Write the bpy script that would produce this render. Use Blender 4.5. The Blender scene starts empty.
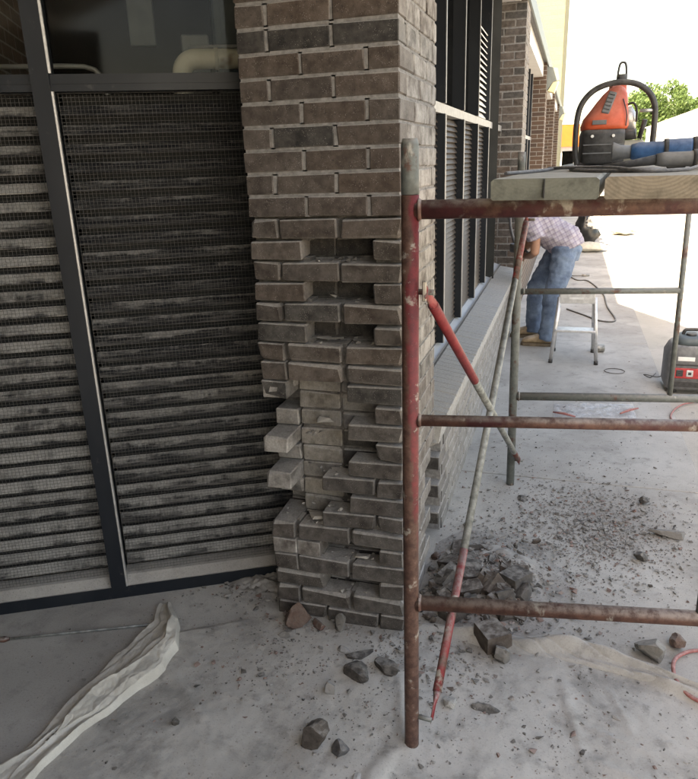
import bpy, bmesh, math, random
from mathutils import Vector, Matrix, noise
R = math.radians
random.seed(7)
scene = bpy.context.scene
COL = scene.collection

# ------------------------------------------------------------------ camera
cam_d = bpy.data.cameras.new('camera'); cam = bpy.data.objects.new('camera', cam_d); COL.objects.link(cam)
cam_d.sensor_fit = 'HORIZONTAL'; cam_d.sensor_width = 36.0; cam_d.lens = 36.0 * 697.57 / 698.0
cam_d.clip_start = 0.05; cam_d.clip_end = 2000
yaw, pitch, roll = R(17.566), R(18.121), R(-1.925)
fw = Vector((-math.sin(yaw)*math.cos(pitch), math.cos(yaw)*math.cos(pitch), -math.sin(pitch)))
rt = Vector((math.cos(yaw), math.sin(yaw), 0)); up = rt.cross(fw)
r2 = rt*math.cos(roll) + up*math.sin(roll); u2 = -rt*math.sin(roll) + up*math.cos(roll)
cam.matrix_world = Matrix(((r2.x, u2.x, -fw.x, 0.484), (r2.y, u2.y, -fw.y, -2.101), (r2.z, u2.z, -fw.z, 1.646), (0, 0, 0, 1)))
scene.camera = cam

# ------------------------------------------------------------------ light
SX, SY = 0.335, 0.80                       # how far a shadow moves to +X / +Y per metre of height
SUN_EL = math.atan(1/math.hypot(SX, SY)); SUN_AZ = math.atan2(-SX, -SY)
world = bpy.data.worlds.new('World'); scene.world = world; world.use_nodes = True
wn = world.node_tree; wn.nodes.clear()
sky = wn.nodes.new('ShaderNodeTexSky'); sky.sky_type = 'NISHITA'; sky.sun_disc = False
sky.sun_elevation = SUN_EL; sky.sun_rotation = SUN_AZ; sky.air_density = 1.0; sky.dust_density = 3.0; sky.ozone_density = 0.4
bg = wn.nodes.new('ShaderNodeBackground'); bg.inputs['Strength'].default_value = 0.15
wo = wn.nodes.new('ShaderNodeOutputWorld')
wn.links.new(sky.outputs[0], bg.inputs[0]); wn.links.new(bg.outputs[0], wo.inputs[0])
sun_d = bpy.data.lights.new('sun', 'SUN'); sun_d.energy = 4.5; sun_d.angle = R(0.5); sun_d.color = (1.0, 0.96, 0.89)
sun = bpy.data.objects.new('sun', sun_d); COL.objects.link(sun)
sun.rotation_euler = Vector((SX, SY, -1)).to_track_quat('-Z', 'Y').to_euler()
scene.view_settings.view_transform = 'Standard'; scene.view_settings.look = 'None'
scene.view_settings.gamma = 1.0; scene.view_settings.use_curve_mapping = False
scene.view_settings.exposure = 2.32
scene.view_settings.use_white_balance = True; scene.view_settings.white_balance_temperature = 8800; scene.view_settings.white_balance_tint = 11
scene.cycles.max_bounces = 10; scene.cycles.diffuse_bounces = 6; scene.cycles.use_denoising = True

# ------------------------------------------------------------------ node helpers
class NT:
    def __init__(s, name):
        s.m = bpy.data.materials.new(name); s.m.use_nodes = True
        s.t = s.m.node_tree; s.t.nodes.clear()
        s.out = s.t.nodes.new('ShaderNodeOutputMaterial')
    def n(s, typ, ins=None, **at):
        nd = s.t.nodes.new('ShaderNode' + typ)
        for k, v in at.items(): setattr(nd, k, v)
        for k, v in (ins or {}).items(): s.set(nd.inputs[k], v)
        return nd
    def set(s, sock, v):
        if hasattr(v, 'is_output') or isinstance(v, bpy.types.NodeSocket): s.t.links.new(v, sock)
        elif isinstance(v, (tuple, list)) and len(v) == 3 and sock.type == 'RGBA': sock.default_value = (*v, 1)
        else: sock.default_value = v
    def coord(s, kind='Object', rnd=False):
        c = s.n('TexCoord').outputs[kind]
        if rnd:
            oi = s.n('ObjectInfo').outputs['Random']
            mu = s.math('MULTIPLY', oi, 37.0)
            va = s.n('VectorMath', operation='ADD'); s.set(va.inputs[0], c)
            cb = s.n('CombineXYZ', {0: mu, 1: mu, 2: mu}); s.set(va.inputs[1], cb.outputs[0]); return va.outputs[0]
        return c
    def math(s, op, a, b=None, clamp=False):
        nd = s.n('Math', operation=op, use_clamp=clamp); s.set(nd.inputs[0], a)
        if b is not None: s.set(nd.inputs[1], b)
        return nd.outputs[0]
    def noise(s, scale, co, detail=4, rough=0.55, dist=0.0):
        return s.n('TexNoise', {'Vector': co, 'Scale': scale, 'Detail': detail, 'Roughness': rough, 'Distortion': dist}).outputs['Fac']
    def ramp(s, fac, lo, hi, a=0.0, b=1.0):
        nd = s.n('MapRange', {'Value': fac, 'From Min': lo, 'From Max': hi, 'To Min': a, 'To Max': b}, interpolation_type='SMOOTHSTEP')
        return nd.outputs[0]
    def mix(s, f, a, b, mode='MIX'):
        nd = s.n('Mix', data_type='RGBA', blend_type=mode); s.set(nd.inputs[0], f); s.set(nd.inputs[6], a); s.set(nd.inputs[7], b)
        return nd.outputs[2]
    def scalev(s, co, v):
        nd = s.n('Mapping', {'Vector': co}); nd.inputs['Scale'].default_value = v; return nd.outputs[0]
    def upness(s, lo=0.3, hi=0.9):
        g = s.n('NewGeometry').outputs['Normal']; z = s.n('SeparateXYZ', {0: g}).outputs[2]
        return s.ramp(z, lo, hi)
    def bump(s, h, strength=0.3, dist=0.01):
        return s.n('Bump', {'Height': h, 'Strength': strength, 'Distance': dist}).outputs[0]
    def done(s, col, rough=0.8, normal=None, metal=0.0, **kw):
        b = s.n('BsdfPrincipled'); s.set(b.inputs['Base Color'], col); s.set(b.inputs['Roughness'], rough); s.set(b.inputs['Metallic'], metal)
        if normal is not None: s.set(b.inputs['Normal'], normal)
        for k, v in kw.items(): s.set(b.inputs[k.replace('_', ' ')], v)
        s.t.links.new(b.outputs[0], s.out.inputs[0]); return s.m
DUST = (0.43, 0.41, 0.385)
MAT = {}
def m_brick(edge=1.0):
    t = NT('fired_clay_brick' if edge == 1.0 else 'chipped_brick_arris'); co = t.coord(rnd=True); oi = t.n('ObjectInfo')
    n1 = t.noise(28, co, 5, .6); n2 = t.noise(140, co, 3, .6); n3 = t.noise(9, co, 3)
    base = t.mix(t.ramp(n1, .3, .72), t.mix(.35, oi.outputs['Color'], (0, 0, 0)), t.mix(.10, oi.outputs['Color'], (.30, .27, .24)))
    sp = t.n('TexVoronoi', {'Vector': co, 'Scale': 230.0, 'Randomness': 1.0})
    spk = t.math('MULTIPLY', t.ramp(sp.outputs['Distance'], .30, .14), t.ramp(t.noise(40, co, 2), .46, .62))
    base = t.mix(t.math('MULTIPLY', spk, .45), base, (.44, .41, .38))
    pit = t.ramp(n2, .40, .30); base = t.mix(t.math('MULTIPLY', pit, .6), base, (.012, .010, .009))
    al = oi.outputs['Alpha'] if edge == 1.0 else t.math('ADD', t.math('MULTIPLY', oi.outputs['Alpha'], edge), .08, True)
    upf = t.upness(.35, .85)
    vert = t.math('MULTIPLY', al, t.ramp(t.math('ADD', n3, t.math('MULTIPLY', n1, .5)), .42, .98), clamp=True)
    top = t.math('MULTIPLY', upf, t.math('ADD', t.ramp(n1, .1, .6, .35, .9), .0))
    d = t.math('MAXIMUM', vert, top)
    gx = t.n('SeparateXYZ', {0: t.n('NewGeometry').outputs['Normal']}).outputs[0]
    blown = t.math('MULTIPLY', t.ramp(gx, .6, .9), t.ramp(t.math('ADD', n3, t.math('MULTIPLY', n1, .4)), .3, .95, .10, .46))  # +X faces paled with dust colour, standing in for light from the right
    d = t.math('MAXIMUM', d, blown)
    col = t.mix(d, base, t.mix(t.ramp(n2, .35, .65), (.33, .315, .30), DUST))
    h = t.math('ADD', t.math('MULTIPLY', n1, .6), t.math('MULTIPLY', n2, .5))
    return t.done(col, .88, t.bump(h, .55, .004))
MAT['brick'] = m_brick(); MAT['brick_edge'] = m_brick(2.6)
def m_mortar(name, c1, c2, dustf=.6):
    t = NT(name); co = t.coord(); n1 = t.noise(45, co, 5, .65); n2 = t.noise(7, co, 3)
    col = t.mix(t.ramp(n1, .3, .7), c1, c2); col = t.mix(t.math('MULTIPLY', t.upness(), dustf), col, DUST)
    col = t.mix(t.ramp(n2, .55, .75, 0, .4), col, (.12, .11, .10))
    return t.done(col, .95, t.bump(n1, .7, .006))
MAT['mortar'] = m_mortar('pale_grey_mortar', (.17, .162, .155), (.29, .28, .27))
MAT['mortar_pale'] = m_mortar('dusty_sill_mortar', (.30, .29, .275), (.42, .41, .39), .9)
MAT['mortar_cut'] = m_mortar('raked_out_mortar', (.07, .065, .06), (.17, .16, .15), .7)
def m_concrete(name, a, b, stain=.35, speck=.6):
    t = NT(name); co = t.coord(); n1 = t.noise(1.3, co, 6, .6, .3); n2 = t.noise(14, co, 5, .65); n3 = t.noise(170, co, 3, .7)
    col = t.mix(t.ramp(n1, .32, .68), a, b)
    n4 = t.noise(4.2, co, 6, .65, .4)
    col = t.mix(t.ramp(n4, .50, .72, 0, stain), col, (.17, .165, .155)); col = t.mix(t.ramp(n2, .52, .75, 0, stain), col, (.16, .155, .145)); col = t.mix(t.ramp(n3, .55, .70, 0, speck), col, (.13, .125, .118))
    col = t.mix(t.ramp(n3, .40, .30, 0, .35), col, (.52, .51, .49))
    h = t.math('ADD', t.math('MULTIPLY', n3, .35), n2)
    return t.done(col, .92, t.bump(h, .35, .006))
MAT['concrete'] = m_concrete('dusty_concrete', (.33, .315, .293), (.48, .465, .437), .45, .5)
MAT['concrete_warm'] = m_concrete('beige_pavement', (.40, .375, .33), (.47, .44, .40), .2)
MAT['dust'] = m_concrete('brick_dust', (.27, .255, .24), (.38, .365, .345), .5)
MAT['cloth_floor'] = m_concrete('dust_covered_canvas', (.33, .315, .293), (.50, .48, .45), .68, .35)
def m_rubble():
    t = NT('broken_masonry'); co = t.coord(rnd=True); rnd = t.n('ObjectInfo').outputs['Color']
    n1 = t.noise(35, co, 5, .6); n2 = t.noise(160, co, 3)
    c = t.mix(t.ramp(n1, .35, .65), rnd, t.mix(.20, rnd, (.25, .225, .20)))
    c = t.mix(t.ramp(n2, .38, .28, 0, .6), c, (.02, .018, .016))
    c = t.mix(t.math('MULTIPLY', t.upness(.45, 1.0), t.ramp(n1, .35, .7, .02, .42)), c, DUST)
    return t.done(c, .93, t.bump(t.math('ADD', n1, t.math('MULTIPLY', n2, .4)), .7, .006))
MAT['rubble'] = m_rubble()
def m_bits():
    t = NT('masonry_chips'); co = t.coord('Generated'); g = t.n('NewGeometry')
    rn = g.outputs['Random Per Island']; n1 = t.noise(400, t.coord(), 2)
    c = t.mix(t.ramp(rn, .1, .9), (.045, .040, .036), (.25, .238, .222)); c = t.mix(t.ramp(t.math('FRACT', t.math('MULTIPLY', rn, 7.3)), .8, .9), c, (.17, .09, .07))
    c = t.mix(t.math('MULTIPLY', t.upness(), .25), c, DUST)
    return t.done(c, .95, t.bump(n1, .3, .003))
MAT['bits'] = m_bits()
def m_dark_metal():
    t = NT('dark_anodised_metal'); co = t.coord(); n = t.noise(18, co, 5, .65); n2 = t.noise(3, t.scalev(co, (1, 1, .35)), 4, .6)
    c = t.mix(t.ramp(n2, .45, .7, 0, .35), (.013, .016, .021), (.040, .045, .052))
    d = t.math('MULTIPLY', t.math('ADD', t.upness(.2, .8), t.ramp(n, .62, .8, 0, .15), True), t.ramp(n, .2, .55, .45, .95))
    return t.done(t.mix(d, c, DUST), t.mix(d, (.38, .38, .38), (.9, .9, .9)), t.bump(n, .1, .002), 0.0, Specular_IOR_Level=.25)
MAT['dark_metal'] = m_dark_metal()
def m_slat():
    t = NT('dusty_louvre_blade'); raw = t.coord(); co = t.coord(rnd=True); oi = t.n('ObjectInfo'); al = oi.outputs['Alpha']
    z = t.n('SeparateXYZ', {0: raw}).outputs[2]
    rag = t.noise(75, t.scalev(co, (1, .05, .05)), 4, .75); drip = t.noise(190, t.scalev(co, (1, .05, .05)), 2, .6); blot = t.noise(6, t.scalev(co, (1, .6, .6)), 5, .65); f = t.noise(130, co, 4, .7)
    e = t.math('ADD', z, t.math('ADD', t.math('MULTIPLY', t.math('SUBTRACT', rag, .5), .024), t.math('MULTIPLY', t.math('SUBTRACT', blot, .5), .080)))
    e = t.math('ADD', e, t.math('MULTIPLY', t.math('SUBTRACT', drip, .5), .008))
    hs = t.noise(70, t.scalev(co, (.10, 1, 1)), 4, .7); e = t.math('ADD', e, t.math('MULTIPLY', t.math('SUBTRACT', hs, .5), .050))
    th = t.math('SUBTRACT', .030, t.math('MULTIPLY', al, .046))
    d = t.math('MULTIPLY', t.ramp(t.math('SUBTRACT', e, th), -.010, .010), t.ramp(f, .25, .6, .45, 1.0))
    c = t.mix(t.math('MULTIPLY', t.ramp(hs, .40, .65), t.math('ADD', t.math('MULTIPLY', al, .30), .05)), oi.outputs['Color'], DUST)
    c = t.mix(d, c, t.mix(t.math('MULTIPLY', al, t.ramp(blot, .25, .6, .4, 1.0)), (.11, .108, .105), (.44, .43, .41)))
    return t.done(c, t.mix(d, (.5, .5, .5), (.95, .95, .95)), t.bump(t.math('ADD', d, f), .4, .003), Specular_IOR_Level=.3)
MAT['slat'] = m_slat()
def simple(name, c, rough=.6, metal=0.0, var=.25, sc=20, bump=.15, dusty=.0, **kw):
    t = NT(name); co = t.coord(); n = t.noise(sc, co, 5, .6)
    col = t.mix(t.ramp(n, .3, .7), tuple(x*(1-var) for x in c), tuple(min(1, x*(1+var)) for x in c))
    if dusty: col = t.mix(t.math('MULTIPLY', t.math('ADD', t.upness(.2, .9), .25), t.ramp(n, .25, .7, .2*dusty, dusty)), col, DUST)
    return t.done(col, rough, t.bump(n, bump, .003), metal, **kw)
MAT['alu'] = simple('bare_aluminium', (.62, .62, .62), .42, .7, .12, 30)
MAT['alu_dull'] = simple('dull_aluminium', (.30, .30, .30), .55, .4, .15, 30)
MAT['galv'] = simple('weathered_galvanised_steel', (.22, .235, .225), .6, .3, .35, 40, .2, .35)
MAT['wire'] = simple('galvanised_wire', (.075, .074, .072), .7, .0, .4, 60)
MAT['black'] = simple('black_plastic', (.018, .018, .02), .5, 0, .3, 40, .1, .30)
MAT['rubber'] = simple('black_rubber', (.014, .014, .015), .7, 0, .3, 60, .1, .2)
MAT['grey_plastic'] = simple('grey_plastic', (.12, .125, .13), .5, 0, .2, 30, .1, .3)
MAT['orange'] = simple('orange_plastic', (.60, .075, .014), .5, 0, .2, 18, .1, .38)
MAT['blue'] = simple('blue_plastic', (.010, .10, .27), .5, 0, .35, 30, .06, .35)
MAT['red'] = simple('red_plastic', (.45, .03, .035), .5, 0, .2, 30, .06, .15)
MAT['cable_grey'] = simple('grey_rubber_cable', (.10, .10, .105), .65, 0, .2, 80, .05, .45)
MAT['cable_red'] = simple('dusty_red_cable', (.34, .10, .09), .7, 0, .25, 80, .05, .35)
MAT['cable_black'] = simple('dusty_black_cable', (.05, .048, .045), .7, 0, .25, 80, .05, .4)
MAT['white_paint'] = simple('white_paint', (.74, .74, .72), .6, 0, .05, 8, .05)
MAT['fascia'] = simple('pale_grey_fascia', (.56, .57, .58), .5, 0, .05, 4, .03)
MAT['roof'] = simple('dark_roof_edge', (.10, .10, .10), .6, 0, .2, 10)
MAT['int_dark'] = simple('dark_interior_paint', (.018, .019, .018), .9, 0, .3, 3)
MAT['cabinet'] = simple('grey_blue_enamel', (.10, .125, .135), .5, 0, .15, 8)
MAT['cabinet_pale'] = simple('pale_grey_enamel', (.20, .215, .22), .5, 0, .1, 8)
MAT['rail_grey'] = simple('grey_tube_paint', (.35, .35, .34), .45, .2, .1, 12)
MAT['denim'] = None
MAT['skin'] = simple('skin', (.36, .19, .125), .55, 0, .1, 20, .1)
MAT['hair'] = simple('dark_hair', (.02, .015, .012), .6, 0, .4, 120, .4)
MAT['boot'] = simple('tan_leather', (.34, .24, .14), .75, 0, .25, 30, .2, .5)
MAT['sole'] = simple('pale_rubber_sole', (.16, .12, .08), .8, 0, .2, 40)
MAT['yellow_pipe'] = None
MAT['orange_sign'] = simple('orange_fascia_paint', (.42, .10, .012), .5, 0, .08, 3)
MAT['lamp_lens'] = simple('yellowed_lens', (.70, .62, .38), .35, 0, .06, 6)
MAT['lamp_hood'] = simple('grey_hood_paint', (.16, .18, .17), .5, 0, .1, 10)
MAT['black_bag'] = simple('black_polythene', (.02, .021, .023), .35, 0, .3, 25, .5)
MAT['sack'] = simple('pale_paper_sack', (.45, .43, .37), .85, 0, .12, 18, .4)
MAT['paper'] = simple('white_paper', (.75, .75, .73), .8, 0, .05, 20)
MAT['tin'] = simple('dull_tin', (.30, .28, .25), .45, .6, .3, 30)
def m_pipe():
    t = NT('cream_pipe_paint'); co = t.coord(); n = t.noise(14, co, 5, .6); n2 = t.noise(5, co, 3)
    c = t.mix(t.ramp(n, .3, .7), (.66, .62, .48), (.76, .73, .60)); c = t.mix(t.ramp(n2, .58, .66, 0, .9), c, (.16, .07, .03))
    return t.done(c, .5, t.bump(n, .1, .002))
MAT['yellow_pipe'] = m_pipe()
def m_scaff(name, paint, rust_amt=.5, cement=.5):
    t = NT(name); co = t.coord(); n1 = t.noise(9, co, 6, .68); n2 = t.noise(38, co, 5, .7); n3 = t.noise(16, t.scalev(co, (1, 1, .6)), 5, .6)
    c = t.mix(t.ramp(n2, .3, .7), paint, tuple(x*.6 for x in paint))
    rust = t.mix(t.ramp(n2, .35, .65), (.065, .028, .022), (.125, .060, .044))
    c = t.mix(t.ramp(n1, .62-rust_amt*.35, .70-rust_amt*.30), c, rust)
    c = t.mix(t.ramp(n3, .66-cement*.12, .72-cement*.08, 0, .85), c, (.38, .36, .32))
    c = t.mix(t.math('MULTIPLY', t.upness(.0, .8), t.ramp(n2, .3, .65, .05, .5)), c, DUST)
    return t.done(c, .62, t.bump(t.math('ADD', n2, n3), .35, .003), .1)
MAT['red_tube'] = m_scaff('chipped_red_paint', (.16, .020, .024), .60, .35)
MAT['red_bright'] = m_scaff('red_paint', (.26, .024, .030), .30, .40)
MAT['rust_tube'] = m_scaff('rusty_tube', (.17, .05, .042), 1.0, .75)
MAT['dark_tube'] = m_scaff('dark_red_tube', (.075, .018, .020), .55, .6)
def m_post():
    t = NT('worn_red_post'); co = t.coord(); n1 = t.noise(9, t.scalev(co, (1, 1, .5)), 6, .68); n2 = t.noise(45, co, 5, .7); z = t.n('SeparateXYZ', {0: co}).outputs[2]
    nx = t.n('SeparateXYZ', {0: t.n('NewGeometry').outputs['Normal']}).outputs[0]
    red = t.mix(t.ramp(n2, .3, .7), (.17, .022, .027), (.09, .015, .018)); rust = t.mix(t.ramp(n2, .35, .65), (.06, .028, .022), (.13, .07, .052))
    f = t.math('ADD', t.ramp(z, .40, 1.25, 0, .36), t.math('ADD', t.math('MULTIPLY', n1, .9), t.math('MULTIPLY', nx, .22)))
    c = t.mix(t.ramp(f, .72, .84), rust, red)
    c = t.mix(t.ramp(t.noise(22, co, 5, .65), .60, .68, 0, .8), c, (.34, .31, .27)); c = t.mix(t.ramp(n2, .62, .70, 0, .7), c, (.30, .28, .25))
    return t.done(c, .6, t.bump(n2, .3, .003), .1)
MAT['post_tube'] = m_post()
MAT['grey_tube'] = m_scaff('grey_green_tube', (.16, .175, .165), .25, .45)
def m_wood(name, a, b, endc, RINGS=.4):
    t = NT(name); co = t.coord(); 
    g = t.noise(9, t.scalev(co, (6, .35, 6)), 5, .6); n = t.noise(30, co, 4, .65)
    sx = t.n('SeparateXYZ', {0: co})
    cx = t.n('CombineXYZ', {0: t.math('MULTIPLY', t.math('ADD', sx.outputs[0], .02), 1.0), 1: 0.0, 2: t.math('SUBTRACT', sx.outputs[2], .10)})
    ln = t.n('VectorMath', {0: cx.outputs[0]}, operation='LENGTH').outputs['Value']
    rg = t.math('SINE', t.math('MULTIPLY', t.math('ADD', ln, t.math('MULTIPLY', n, .006)), 900.0))
    ny = t.n('SeparateXYZ', {0: t.n('NewGeometry').outputs['Normal']}).outputs[1]
    endf = t.ramp(t.math('ABSOLUTE', ny), .6, .9)
    c = t.mix(t.ramp(g, .3, .7), a, b)
    e = t.mix(t.ramp(rg, -.6, .8, 0, RINGS), endc, tuple(x*.55 for x in endc)); e = t.mix(t.ramp(n, .5, .75, 0, .6), e, tuple(x*.45 for x in endc))
    big = t.noise(11, co, 5, .7); e = t.mix(t.ramp(big, .42, .68, 0, .65), e, tuple(x*.42 for x in endc)); c = t.mix(endf, c, e)
    c = t.mix(t.math('MULTIPLY', t.upness(), t.ramp(n, .2, .7, .3, .85)), c, (.44, .42, .38))
    return t.done(c, .85, t.bump(t.math('ADD', g, n), .4, .004))
MAT['plank_green'] = m_wood('green_stained_plank', (.20, .20, .165), (.27, .26, .22), (.175, .18, .15), .12)
MAT['plank_tan'] = m_wood('tan_plank', (.26, .215, .16), (.33, .28, .215), (.29, .245, .185))
def m_denim():
    t = NT('faded_denim'); co = t.coord(); n = t.noise(7, co, 4, .6); w = t.noise(350, co, 2, .8)
    c = t.mix(t.ramp(n, .3, .7), (.05, .085, .16), (.17, .24, .34)); c = t.mix(t.ramp(w, .4, .7, 0, .35), c, (.35, .40, .46))
    return t.done(c, .9, t.bump(t.math('ADD', w, n), .3, .004))
MAT['denim'] = m_denim()
def m_plaid():
    t = NT('plaid_cotton'); co = t.coord(); s = t.n('SeparateXYZ', {0: co})
    def band(v, f, lo): return t.ramp(t.math('SINE', t.math('MULTIPLY', v, f)), lo, lo+.2)
    n = t.noise(12, co, 4)
    d = t.math('ADD', s.outputs[0], t.math('MULTIPLY', s.outputs[2], .55)); e = t.math('SUBTRACT', s.outputs[2], t.math('MULTIPLY', s.outputs[0], .55))
    c = t.mix(t.ramp(n, .3, .7), (.33, .30, .35), (.43, .40, .44))
    c = t.mix(t.math('MULTIPLY', band(d, 150, .35), .42), c, (.18, .13, .20)); c = t.mix(t.math('MULTIPLY', band(e, 150, .35), .42), c, (.17, .14, .22))
    c = t.mix(t.math('MULTIPLY', band(d, 300, .85), .4), c, (.62, .58, .60)); c = t.mix(t.math('MULTIPLY', band(e, 300, .85), .4), c, (.60, .55, .55))
    return t.done(c, .9, t.bump(n, .3, .006))
MAT['plaid'] = m_plaid()
def m_canvas():
    t = NT('cream_canvas'); co = t.coord(); n = t.noise(8, co, 5, .6); w = t.noise(240, co, 2, .7)
    c = t.mix(t.ramp(n, .3, .7), (.48, .455, .405), (.60, .575, .52)); c = t.mix(t.ramp(w, .5, .75, 0, .3), c, (.30, .28, .25))
    return t.done(c, .95, t.bump(t.math('ADD', w, t.math('MULTIPLY', n, 2.0)), .3, .004))
MAT['canvas'] = m_canvas(); MAT['canvas_dusty'] = m_concrete('dusty_cream_canvas', (.37, .36, .34), (.45, .44, .42), .3)
def m_glass(name, tint, rough=.03, alpha=.55):
    t = NT(name); co = t.coord(); n = t.noise(3, co, 5, .6)
    tr = t.n('BsdfTransparent', {'Color': tint}); gl = t.n('BsdfGlossy', {'Roughness': t.ramp(n, .3, .7, rough, rough+.05), 'Color': (.9, .92, .95)})
    df = t.n('BsdfDiffuse', {'Color': (.25, .245, .235)})
    fr = t.n('Fresnel', {'IOR': 1.45}).outputs[0]
    a = t.n('MixShader', {0: t.ramp(n, .45, .9, .0, .015), 1: tr.outputs[0], 2: df.outputs[0]})
    b = t.n('MixShader', {0: t.math('MULTIPLY', fr, alpha), 1: a.outputs[0], 2: gl.outputs[0]})
    t.t.links.new(b.outputs[0], t.out.inputs[0]); return t.m
MAT['glass'] = m_glass('window_glass', (.90, .91, .90), .03, .16)
MAT['glass_dark'] = m_glass('tinted_window_glass', (.10, .11, .12), .04, .8)
def m_plastic():
    t = NT('clear_polythene'); n = t.noise(25, t.coord(), 4, .6)
    a = t.n('BsdfTransparent', {'Color': (.95, .95, .96)}); b = t.n('BsdfPrincipled', {'Base Color': (.75, .77, .80), 'Roughness': .2})
    m = t.n('MixShader', {0: t.ramp(n, .3, .7, .10, .40), 1: a.outputs[0], 2: b.outputs[0]}); t.t.links.new(m.outputs[0], t.out.inputs[0]); return t.m
MAT['polythene'] = m_plastic()
def m_leaf():
    t = NT('leaves'); rn = t.n('NewGeometry').outputs['Random Per Island']
    c = t.mix(rn, (.05, .10, .028), (.12, .185, .055))
    b = t.n('BsdfPrincipled', {'Base Color': c, 'Roughness': .6}); tl = t.n('BsdfTranslucent', {'Color': t.mix(.5, c, (.16, .22, .05))})
    m = t.n('MixShader', {0: .35, 1: b.outputs[0], 2: tl.outputs[0]}); t.t.links.new(m.outputs[0], t.out.inputs[0]); return t.m
MAT['leaf'] = m_leaf()
MAT['bark'] = simple('bark', (.10, .075, .055), .9, 0, .35, 12, .6)
def m_brickwall(name, c1, c2, mc, sc=1.0):
    t = NT(name); co = t.coord('Object'); s = t.n('SeparateXYZ', {0: co})
    cb = t.n('CombineXYZ', {0: t.math('ADD', s.outputs[0], s.outputs[1]), 1: s.outputs[2], 2: 0.0})
    bt = t.n('TexBrick', {'Vector': cb.outputs[0], 'Color1': c1, 'Color2': c2, 'Mortar': mc, 'Scale': 1.0/sc, 'Mortar Size': .005, 'Brick Width': .2035, 'Row Height': .0677, 'Bias': 0.0})
    n = t.noise(25, co, 4); c = t.mix(t.ramp(n, .3, .7, 0, .25), bt.outputs[0], (.05, .04, .035))
    return t.done(c, .9, t.bump(t.math('SUBTRACT', 1.0, bt.outputs['Fac']), .4, .006))
MAT['brickwall'] = m_brickwall('far_brown_brickwork', (.125, .075, .05), (.07, .045, .035), (.30, .28, .25))
MAT['brickwall_int'] = m_brickwall('interior_brickwork', (.36, .27, .22), (.27, .21, .175), (.60, .56, .52))
MAT['brickwall_yellow'] = m_brickwall('pale_yellow_brickwork', (.205, .195, .105), (.23, .215, .12), (.185, .178, .11), 2.2)

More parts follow.
